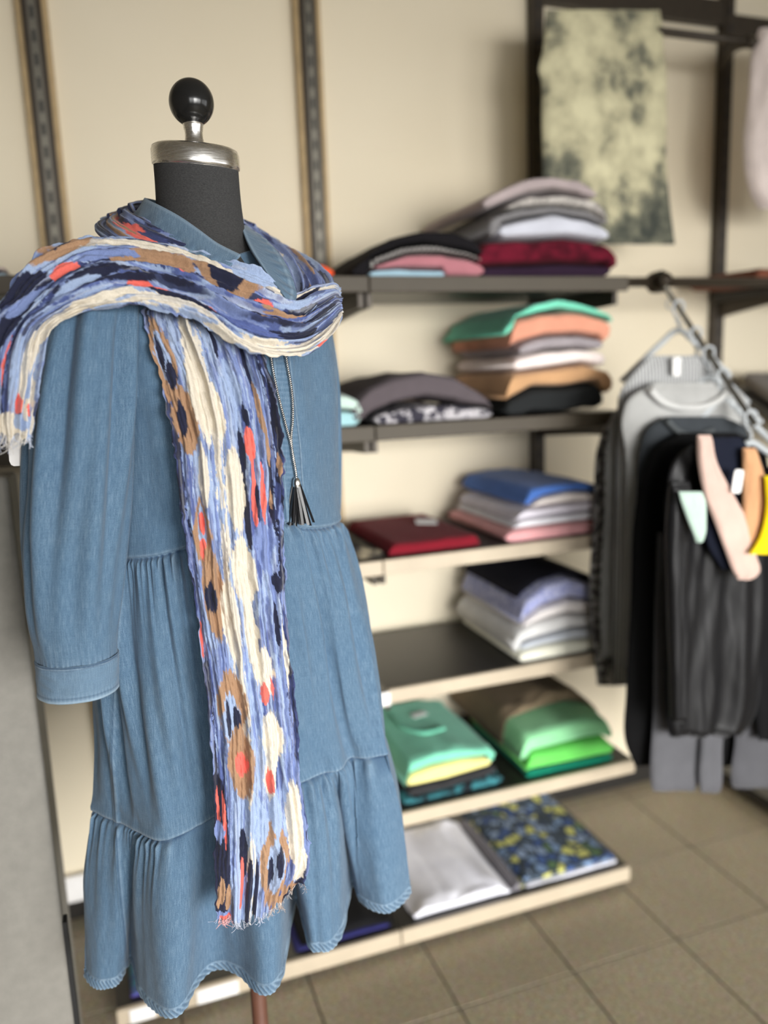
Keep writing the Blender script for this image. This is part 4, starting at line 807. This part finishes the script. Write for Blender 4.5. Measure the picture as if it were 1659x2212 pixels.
collar([(425, 446, 1.115, 425, 470, 1.15), (365, 440, 1.105, 350, 470, 1.14), (325, 430, 1.075, 295, 470, 1.075), (315, 430, 1.045, 290, 480, 1.03), (345, 445, 1.01, 330, 505, .99), (390, 470, .993, 385, 540, .97), (430, 498, .985, 430, 565, .957), (470, 527, .98, 455, 580, .952), (520, 552, .975, 475, 600, .950)], 'collar_leaf')
collar([(425, 446, 1.115, 425, 470, 1.15), (480, 462, 1.11, 505, 480, 1.14), (516, 485, 1.085, 560, 510, 1.10), (522, 495, 1.06, 585, 530, 1.06), (532, 520, 1.035, 610, 560, 1.03), (545, 545, 1.01, 630, 600, 1.005), (565, 575, .99, 640, 640, .985), (590, 610, .975, 632, 660, .965)], 'collar_leaf')
# stand band below the collar, inside the neck
cb = [(.0585, 1.625), (.0605, 1.64), (.0615, 1.652), (.060, 1.655), (.0575, 1.652)]

# ------------------------------------------------------------------ scarf
bpy.context.view_layer.update()
def bvh_of(objs):
    V = []; F = []; o = 0
    for ob in objs:
        me = ob.data; co = np.empty(len(me.vertices)*3, dtype=np.float32); me.vertices.foreach_get('co', co); co = co.reshape(-1, 3)
        step = 1; V += [tuple(c) for c in co]; F += [tuple(i+o for i in p.vertices) for p in me.polygons]; o += len(co)
    return BVHTree.FromPolygons(V, F)
def coarse_dress():
    s1, s2 = 6, 5; G = Vd[::s1, ::s2]; n, m = G.shape[:2]; V = [tuple(q) for q in G.reshape(-1, 3)]; F = [tuple(int(k) for k in q) for q in grid_faces(n, m, wrap_v=True)]; o = len(V)
    for ob in (slv, cf):
        V += [tuple(v.co) for v in ob.data.vertices]; F += [tuple(i+o for i in p.vertices) for p in ob.data.polygons]; o = len(V)
    return BVHTree.FromPolygons(V, F)
BV = coarse_dress(); CAMV = Vector(CAM)
def hit_depth(x, y):
    out = np.full(x.shape, 9.0)
    for idx in np.ndindex(x.shape):
        d = ray(x[idx], y[idx]); h = BV.ray_cast(CAMV, Vector(d))
        if h[0] is not None: out[idx] = (np.array(h[0])-CAM)@CM[2]
    return out
PAL = {k: np.array(srgb(*c)) for k, c in dict(peri=(114, 130, 174), light=(148, 165, 195), deep=(78, 92, 143), navy=(23, 27, 52), cream=(210, 201, 184), tan=(158, 124, 95), coral=(224, 104, 92), dusk=(50, 60, 104)).items()}
def scarf_patch(name, rows, nu, nv, parent, zones, motifs, pleats, seed, bulge=.004, gap=.008, amp=.0035, wave=0.0, ragged=(0, 0), conform=True, crinkle=.0014, endb=0, endfade=0, streak=.8):
    x, y, D = sheet(rows, nu, nv, bulge); u = np.linspace(0, 1, nu)[:, None]; v = np.linspace(0, 1, nv)[None, :]
    y = y+endb*np.sin(np.pi*v)*np.exp(-(1-u)/.05)
    if conform:
        cu, cv = 46, 16; iu = np.linspace(0, nu-1, cu).astype(int); iv = np.linspace(0, nv-1, cv).astype(int)
        h = hit_depth(x[np.ix_(iu, iv)], y[np.ix_(iu, iv)])-gap; d0 = D[np.ix_(iu, iv)]; corr = np.minimum(h-d0, 0)
        for _ in range(2):   # smooth the correction, never letting the cloth sink
            c2 = np.pad(corr, 1, mode='edge'); sm = (c2[:-2, 1:-1]+c2[2:, 1:-1]+c2[1:-1, :-2]+c2[1:-1, 2:]+c2[1:-1, 1:-1])/5; corr = np.minimum(corr, sm)
        t = cubic(iu, corr, np.arange(nu)); D = D+cubic(iv, t.T, np.arange(nv)).T
    G = PDs(x, y, D); n = normals(G); S = np.concatenate([[0], np.cumsum(np.hypot(np.diff(x.mean(1)), np.diff(y.mean(1))))]); W = np.hypot(x[:, -1]-x[:, 0], y[:, -1]-y[:, 0])
    Sg = np.broadcast_to(S[:, None], x.shape); vv = np.broadcast_to(v, x.shape); Tg = (vv-.5)*W[:, None]
    wob = .10*(fbm(N1, Sg/170+seed, vv*2.2+seed, 2)-.5)+.03*(N2(Sg/45+seed, vv*5)-.5); vp = vv+wob
    p = np.zeros_like(x); k = 0
    for f_, a_ in pleats:
        ph = 2*np.pi*(f_*vp+.55*N3(Sg/230+seed+k*9, vv*0+k)); p += a_*(1-2*np.abs(np.sin(ph/2))**.75); k += 1
    p *= (.55+.9*fbm(N4, Sg/120+seed*2, vv*3, 2))
    fine = (fbm(N2, Sg/10+seed*5, vv*W.mean()/3.2, 2)-.5)*2; cr = (fbm(N3, Sg/26+seed*3, vv*W.mean()/9, 2)-.5)*2
    ea = 1-endfade*sstep(.74, .86, u)
    G = G+n*(amp*p*ea+crinkle*.55*fine+crinkle*cr+wave*np.sin(Sg/40+vv*3))[..., None]
    # ragged ends and wavy selvedges
    edge = (np.exp(-vv/.03)-np.exp(-(1-vv)/.03))*(N1(Sg/14+seed*3, vv*0)-.5)*.006
    tang = np.gradient(G, axis=1); tang /= np.linalg.norm(tang, axis=2)[..., None]; G = G+tang*edge[..., None]
    tu = np.gradient(G, axis=0); tu /= np.linalg.norm(tu, axis=2)[..., None]
    rg = (N2(vv*38+seed, vv*0+2)-.5)*.010+(N3(vv*11+seed, vv*0+5)-.5)*.012
    G = G+tu*((ragged[1]*np.exp(-(1-u)/.01)-ragged[0]*np.exp(-u/.01))*rg)[..., None]
    # ---- print: streaky ikat, colours belong to the fabric coordinates
    st = fbm(N1, Sg/95+seed*3+3, vv*W.mean()/9+7, 3); st2 = fbm(N2, Sg/60+seed+11, vv*W.mean()/6+3, 3); jag = (fbm(N4, Sg/9+1, vv*W.mean()/2.6+5, 2)-.5)
    jag2 = (fbm(N3, Sg/34+seed, vv*W.mean()/3.0+9, 2)-.5)
    col = np.zeros(x.shape+(3,)); vj = vv+.10*(st-.5)+.05*jag
    names = [z[1] for z in zones]; pos = np.array([z[0] for z in zones])
    base = np.zeros(x.shape, dtype=int)
    stk = fbm(N4, Sg/150+seed*2+5, vv*W.mean()/3.4+2, 2)+.12*jag
    for i in range(len(pos)): base = np.where(vj >= pos[i], i, base)
    two = {'peri': ('light', 'deep'), 'light': ('peri', 'light'), 'cream': ('light', 'cream'), 'navy': ('dusk', 'peri'), 'tan': ('tan', 'peri'), 'deep': ('peri', 'navy'), 'coral': ('coral', 'light'), 'dusk': ('navy', 'peri')}
    for i, nme in enumerate(names):
        c0 = PAL[nme]; c1, c2 = (PAL[q] for q in two[nme]); a = sstep(.50, .56, st2+.10*jag)[..., None]; b = sstep(.56, .61, st+.10*jag)[..., None]
        c = c0*(1-a)+c1*a; c = c*(1-b)+c2*b; msk = (base == i); col[msk] = c[msk]
    fr_ = streak*sstep(.61, .65, stk)*sstep(.42, .55, fbm(N2, Sg/210+seed, vv*W.mean()/40, 2)+.1); nav = sstep(.67, .70, stk)
    notcream = np.ones(x.shape)
    for i, nme in enumerate(names):
        if nme in ('cream', 'tan'): notcream = np.where(base == i, .25, notcream)
    col = col*(1-(fr_*notcream*.8)[..., None])+PAL['deep']*(fr_*notcream*.8)[..., None]; col = col*(1-(nav*fr_*notcream)[..., None])+PAL['navy']*(nav*fr_*notcream)[..., None]
    hl = sstep(.63, .69, 1-stk+.02)*.45*streak; col = col*(1-hl[..., None])+(PAL['light']*.5+PAL['cream']*.5)*hl[..., None]
    for mo in motifs:
        mx, my, ln, wd_, cn = mo[:5]; pw = mo[5] if len(mo) > 5 else 1.5
        k = np.argmin((x-mx)**2+(y-my)**2); i0, j0 = np.unravel_index(k, x.shape); s0 = S[i0]; t0 = Tg[i0, j0]
        e = np.abs((Sg-s0)/ln)**pw+np.abs((Tg-t0)/wd_)**pw
        e = e+.75*jag2*min(1.0, 14/ln*3)+.35*jag; a = (1-sstep(.93, 1.05, e))[..., None]; col = col*(1-a)+PAL[cn]*a
    slub = .93+.14*fbm(N1, Sg/5, vv*W.mean()/2, 2); col = np.clip(col*slub[..., None], 0, 1)
    o = mesh_obj(name, G.reshape(-1, 3), grid_faces(nu, nv), M_SCARF, parent); set_attr(o, 'print', col.reshape(-1, 3), 'COLOR'); set_uv(o, np.stack([Sg*.0006, vv*W.mean()*.0006], -1).reshape(-1, 2))
    md = o.modifiers.new('cloth_thickness', 'SOLIDIFY'); md.thickness = .0009; md.offset = 0
    return o, G, col
sc = empty('ikat_scarf', tuple(from_ab(0, -.12, 1.1)), 'crinkled ikat scarf in blue, cream, navy and coral around the mannequin neck', 'scarf')
TAIL = [(318, 640, .96, 520, 690, .96), (305, 668, .925, 560, 745, .93), (318, 730, .92, 580, 800, .945), (340, 800, .92, 596, 860, .955), (372, 940, .925, 610, 980, .965), (388, 1080, .93, 613, 1110, .975), (408, 1220, .94, 617, 1240, .985), (430, 1370, .955, 626, 1380, 1.0), (448, 1520, .97, 640, 1520, 1.015), (462, 1680, .985, 652, 1670, 1.03), (464, 1820, .99, 668, 1800, 1.035), (464, 1920, .995, 668, 1868, 1.04), (466, 1985, 1.0, 650, 1905, 1.04)]
zt_ = [(-1, 'navy'), (.05, 'peri'), (.16, 'light'), (.36, 'cream'), (.46, 'light'), (.66, 'peri'), (.92, 'navy')]
MT = [(352, 775, 95, 28, 'tan'), (350, 770, 60, 17, 'light'), (345, 765, 42, 7, 'navy', 1.6), (368, 812, 34, 14, 'navy'), (400, 905, 78, 32, 'tan'), (394, 905, 44, 11, 'navy'), (430, 840, 120, 26, 'cream'), (468, 890, 70, 18, 'cream'), (405, 730, 60, 20, 'cream'),
      (455, 720, 60, 5, 'navy', 2), (520, 760, 70, 5, 'navy', 2), (535, 800, 60, 4, 'navy', 2), (500, 830, 60, 20, 'light'), (530, 900, 30, 6, 'navy'), (525, 980, 60, 7, 'navy', 2), (540, 962, 42, 10, 'coral', 2), (549, 1065, 78, 6, 'coral', 2), (569, 1070, 78, 6, 'coral', 2), (534, 1100, 90, 5, 'navy', 2), (559, 1100, 60, 4, 'navy', 2), (587, 1040, 110, 6, 'navy', 2),
      (560, 880, 60, 5, 'tan', 2), (578, 950, 60, 6, 'tan', 2), (598, 900, 90, 6, 'navy', 2), (604, 1005, 26, 5, 'tan'), (590, 1080, 26, 4, 'tan'), (570, 1180, 60, 22, 'peri'), (510, 1060, 100, 24, 'cream'), (440, 1030, 70, 12, 'cream'),
      (438, 1160, 80, 20, 'tan'), (438, 1150, 55, 11, 'light'), (437, 1130, 24, 6, 'coral', 2), (440, 1192, 26, 9, 'coral', 2), (462, 1280, 105, 25, 'tan'), (456, 1292, 36, 14, 'navy'), (528, 1240, 85, 28, 'cream'), (500, 1340, 90, 22, 'cream'), (598, 1258, 24, 7, 'navy'), (600, 1350, 50, 5, 'navy', 2), (618, 1420, 80, 4, 'cream', 2), (436, 1385, 40, 3, 'coral', 2),
      (575, 1450, 55, 22, 'cream'), (574, 1500, 26, 9, 'coral'), (592, 1490, 24, 7, 'coral'), (590, 1600, 70, 24, 'cream'), (502, 1530, 85, 34, 'tan'), (500, 1555, 55, 22, 'light'), (494, 1555, 42, 5, 'navy', 2), (514, 1565, 36, 9, 'navy', 1.6), (522, 1650, 80, 32, 'tan'), (522, 1655, 28, 15, 'coral', 1.6), (545, 1370, 110, 14, 'cream'),
      (584, 1690, 45, 14, 'cream'), (584, 1688, 28, 8, 'coral'), (476, 1850, 170, 20, 'navy', 3), (472, 1760, 50, 4, 'coral', 2), (486, 1775, 60, 4, 'coral', 2), (474, 1800, 26, 14, 'peri'), (480, 1930, 28, 7, 'tan', 2), (494, 1945, 26, 7, 'tan', 2), (472, 1945, 22, 5, 'tan', 2), (480, 1985, 14, 26, 'peri', 2), (484, 2002, 10, 15, 'coral', 2),
      (528, 1850, 50, 9, 'navy', 2), (540, 1930, 70, 6, 'navy', 2), (554, 1925, 62, 5, 'navy', 2), (524, 1910, 50, 4, 'coral', 2), (596, 1862, 100, 34, 'tan'), (598, 1872, 62, 21, 'light'), (588, 1890, 38, 8, 'navy', 1.6), (606, 1862, 40, 8, 'navy', 1.6), (618, 1945, 34, 30, 'tan', 1.6), (628, 1938, 20, 9, 'navy'), (640, 1780, 100, 17, 'cream', 2), (652, 1870, 50, 12, 'cream', 2), (560, 1780, 60, 24, 'light'), (600, 1760, 60, 14, 'light')]
tail, GT, CT = scarf_patch('hanging_end', TAIL, 780, 150, sc, zt_, MT, [(4, .9), (7, .8), (12, .5)], 3.1, .006, .010, .0046, 0, (0, 1), crinkle=.0023, endb=40, streak=.45)
BAND = [(-70, 945, .85, 72, 948, .87), (-85, 860, .848, 80, 880, .866), (-82, 780, .85, 92, 790, .868), (-55, 700, .86, 112, 715, .872), (-12, 635, .875, 165, 682, .875), (48, 555, .90, 240, 664, .878), (150, 499, .935, 310, 655, .885), (265, 497, .95, 385, 668, .89), (390, 522, .955, 455, 695, .895), (490, 552, .955, 528, 752, .905), (570, 585, .965, 602, 771, .925), (628, 618, .985, 668, 764, .95), (680, 606, 1.015, 715, 728, .985), (722, 605, 1.06, 737, 690, 1.03), (733, 622, 1.11, 736, 680, 1.09), (715, 610, 1.17, 720, 670, 1.16), (660, 570, 1.22, 680, 640, 1.225)]
zb_ = [(-1, 'light'), (.10, 'cream'), (.18, 'light'), (.26, 'peri'), (.31, 'navy'), (.41, 'peri'), (.50, 'navy'), (.53, 'deep'), (.56, 'peri'), (.74, 'light'), (.82, 'cream'), (.96, 'light')]
MB = [(120, 532, 75, 22, 'tan'), (115, 535, 34, 10, 'navy'), (137, 573, 34, 13, 'coral', 1.6), (215, 578, 90, 12, 'navy'), (45, 620, 60, 20, 'navy', 2), (22, 690, 70, 16, 'navy', 2), (60, 640, 60, 7, 'peri', 2), (330, 554, 100, 16, 'tan'), (490, 598, 82, 28, 'tan'), (487, 597, 38, 19, 'navy', 1.6), (390, 580, 20, 6, 'coral'),
      (330, 527, 110, 11, 'cream'), (430, 545, 70, 9, 'cream'), (560, 595, 60, 16, 'light'), (306, 606, 34, 12, 'coral', 2), (400, 632, 95, 4.5, 'coral', 2), (460, 634, 60, 4.5, 'coral', 2), (572, 650, 28, 8, 'coral', 2), (250, 592, 90, 8, 'navy', 2), (370, 600, 80, 7, 'navy', 2), (350, 626, 70, 8, 'navy', 2), (450, 660, 80, 6, 'navy', 2), (520, 655, 70, 5, 'navy', 2), (605, 690, 55, 14, 'navy', 1.6), (618, 678, 45, 2.5, 'tan', 2), (612, 688, 48, 2.5, 'tan', 2), (600, 668, 34, 2.5, 'tan', 2), (610, 718, 34, 8, 'navy'), (660, 720, 40, 9, 'navy'),
      (690, 645, 30, 9, 'navy', 2), (700, 672, 34, 5, 'navy', 2), (655, 640, 50, 6, 'navy', 2), (640, 660, 50, 4, 'light', 2), (195, 650, 120, 17, 'cream', 2), (110, 700, 60, 14, 'cream', 2), (470, 712, 60, 9, 'cream', 2), (560, 752, 110, 12, 'cream', 2), (704, 738, 26, 5, 'coral', 2), (8, 775, 60, 3, 'coral', 2), (30, 800, 80, 12, 'light', 2), (55, 800, 90, 8, 'cream', 2), (12, 860, 60, 6, 'deep', 2), (42, 872, 24, 7, 'coral', 2), (64, 885, 16, 3, 'coral', 2), (20, 920, 30, 40, 'cream', 2), (48, 915, 26, 14, 'light'), (230, 540, 70, 8, 'peri', 2), (540, 700, 80, 9, 'deep', 2), (430, 690, 60, 6, 'light', 2), (160, 610, 60, 5, 'light', 2)]
band, GB, CB = scarf_patch('draped_band', BAND, 860, 170, sc, zb_, MB, [(3, 1.0), (6, .9), (11, .6)], 8.3, .012, .012, .0048, 0, (1, 0), crinkle=.0021, endfade=.75)
NECK = [(500, 560, .985, 520, 610, .955), (445, 526, .985, 440, 590, .948), (390, 500, .99, 360, 570, .945), (335, 473, 1.005, 285, 545, .95), (296, 452, 1.035, 215, 505, .985), (292, 446, 1.08, 205, 484, 1.08), (335, 440, 1.13, 260, 470, 1.19), (425, 446, 1.16, 425, 474, 1.25), (505, 468, 1.15, 560, 505, 1.235), (555, 505, 1.12, 640, 545, 1.18), (590, 540, 1.08, 700, 585, 1.12), (615, 585, 1.045, 725, 625, 1.07), (622, 625, 1.01, 720, 670, 1.025), (600, 650, .985, 690, 710, .985)]
MN = [(290, 497, 60, 15, 'coral'), (330, 508, 40, 6, 'dusk'), (250, 478, 50, 3, 'tan', 2), (240, 488, 50, 3, 'tan', 2), (420, 525, 26, 7, 'tan'), (340, 480, 50, 9, 'peri'), (395, 520, 60, 5, 'peri', 2), (650, 560, 50, 4, 'tan', 2), (610, 545, 40, 4, 'cream', 2), (690, 600, 40, 8, 'peri', 2), (675, 630, 24, 9, 'tan'), (640, 590, 50, 5, 'light', 2)]
neck, GN, CN = scarf_patch('neck_loop', NECK, 520, 90, sc, [(-1, 'navy'), (.2, 'dusk'), (.35, 'navy'), (.55, 'peri'), (.7, 'navy'), (.9, 'peri')], MN, [(3, 1.0), (6, .6)], 5.7, .010, .004, .0038, 0, (0, 0), False)
# ---- fringe threads at both ends
def fringe(G, Cc, row, nrow, n, ln, seed):
    rg = np.random.default_rng(seed); parts = []; cols = []
    for k in range(n):
        j = rg.integers(0, G.shape[1]); p = G[row, j]; d = G[row, j]-G[nrow, j]; d = d/np.linalg.norm(d); L = ln*rg.uniform(.3, 1)
        side = np.array([RV[0], RV[1], 0])*rg.normal(0, .5)+np.array([-GV[0], -GV[1], 0])*rg.uniform(-.1, .5)
        q = [p-d*.002, p+d*L*.4+side*L*.15, p+d*L*.75+side*L*.6+rg.normal(0, .0006, 3), p+d*L*(.7+.4*rg.random())+side*L*1.0]
        v, f = tube(cubic(np.arange(4), np.array(q), np.linspace(0, 3, 8)), .00028, 4); parts.append((v, f)); cols.append(np.repeat(Cc[row, j][None]*.6+np.array([.35, .35, .36]), len(v), 0))
    v, f = merge(parts); o = mesh_obj('fringe', v, f, M_SCARF, sc); set_attr(o, 'print', np.clip(np.concatenate(cols), 0, 1), 'COLOR'); set_uv(o, np.zeros((len(v), 2))); o['kind'] = 'stuff'; return o
fringe(GT, CT, -1, -6, 260, .010, 3); fringe(GB, CB, 0, 5, 200, .012, 4)

# ------------------------------------------------------------------ necklace
def on_dress(pts, gap=.004):
    out = []
    for x, y in pts:
        d = ray(x, y); h = BV.ray_cast(CAMV, Vector(d)); D = ((np.array(h[0])-CAM)@CM[2] if h[0] is not None else .95)-gap; out.append(PD(x, y, D))
    return np.array(out)
nk = empty('tassel_necklace', tuple(PD(641, 1040, .93)), 'long silver chain necklace with black leather tassel over the placket', 'necklace')
def chain(pts):
    P = on_dress(pts); k = np.ones(3)/3; Q = cubic(np.arange(len(P)), P, np.linspace(0, len(P)-1, 400)); parts = []
    L = np.concatenate([[0], np.cumsum(np.linalg.norm(np.diff(Q, axis=0), axis=1))])
    t = np.linspace(0, L[-1], int(L[-1]/.00045)); Q = np.stack([np.interp(t, L, Q[:, i]) for i in range(3)], -1); T = np.gradient(Q, axis=0); T /= np.linalg.norm(T, axis=1)[:, None]
    s = np.cross(T, np.array([0, 1.0, 0])); s /= np.linalg.norm(s, axis=1)[:, None]; b = np.cross(T, s)
    for ph in (0, np.pi):
        a = t/.0052*2*np.pi+ph; parts.append(tube(Q+.0010*(np.cos(a)[:, None]*s+np.sin(a)[:, None]*b), .00085, 6))
    return merge(parts)
M_SILVER, _nt, _b = new_mat('silver_chain'); _b.inputs['Metallic'].default_value = 1; _b.inputs['Roughness'].default_value = .28
lk(_nt, ramp(_nt, noise(_nt, 300, 2), [(.3, (.55, .53, .5)), (.7, (.85, .83, .8))]), _b.inputs['Base Color'])
mesh_obj('chain', *chain([(583, 745), (588, 790), (600, 850), (615, 910), (627, 955), (633, 985), (638, 1015), (640, 1030)]), M_SILVER, nk)
mesh_obj('chain', *chain([(614, 745), (621, 790), (628, 830), (632, 870), (632, 910), (629, 945), (632, 985), (637, 1012), (640, 1030)]), M_SILVER, nk)
tp = on_dress([(640, 1033)], .008)[0]; tl = PD(640, 1140, (tp-CAM)@CM[2])
mesh_obj('tassel_cap', *lathe([(.0012, tp[2]+.001), (.003, tp[2]), (.0046, tp[2]-.003), (.0052, tp[2]-.007), (.0052, tp[2]-.0105), (.0049, tp[2]-.011)], (tp[0], tp[1]), 28), M_SILVER, nk)
M_STRAND = plain('black_leather_strand', (.016, .016, .018), .38, 0, .1, 60, .1)
rg = np.random.default_rng(5); LT = tp[2]-.010-tl[2]
for k in range(22):
    a = k*2.399; r0 = .0042*math.sqrt((k+.5)/22); sp = (math.cos(a)*r0/.0042, math.sin(a)*r0/.0042); L = LT*rg.uniform(.93, 1.03)
    path = np.array([[tp[0]+RV[0]*sp[0]*(r0*.0+.004*(1-t)+.020*t)*1.0+GV[0]*sp[1]*(.004*(1-t)+.006*t)-GV[0]*.002*t, tp[1]+RV[1]*sp[0]*(.004*(1-t)+.020*t)+GV[1]*sp[1]*(.004*(1-t)+.006*t)-GV[1]*.002*t, tp[2]-.008-L*t] for t in np.linspace(0, 1, 8)])
    w = np.array([RV[0]*math.cos(a*.3)+GV[0]*.3, RV[1]*math.cos(a*.3)+GV[1]*.3, 0]); w = w/np.linalg.norm(w)*.0018; dn = np.array([-GV[0], -GV[1], 0])*.00035
    V = np.concatenate([np.array([p-w+dn, p+w+dn, p+w-dn, p-w-dn]) for p in path]); F = [tuple(q) for q in grid_faces(8, 4, wrap_v=True)]+[(3, 2, 1, 0), (28, 29, 30, 31)]
    mesh_obj('leather_strand', V, F, M_STRAND, nk, False)
# price tag of the dress, half hidden by the sleeve and scarf end
pt = empty('dress_price_tag', tuple(PD(45, 940, .93)), 'white cardboard price tag hanging under the scarf end at left', 'tag')
cs = [(14, 905), (100, 905), (100, 1000), (96, 1004), (30, 1007), (24, 1004), (20, 996)]
Vp = np.concatenate([np.array([PD(x, y, .945) for x, y in cs]), np.array([PD(x, y, .9465) for x, y in cs])]); m = len(cs)
mesh_obj('card', Vp, [tuple(range(m)), tuple(range(2*m-1, m-1, -1))]+[(i, i+m, (i+1) % m+m, (i+1) % m) for i in range(m)], M_WHITE, pt, False)
mesh_obj('tag_string', *tube([PD(60, 912, .944), PD(75, 870, .935), PD(90, 820, .93)], .0006, 6), M_WHITE, pt)
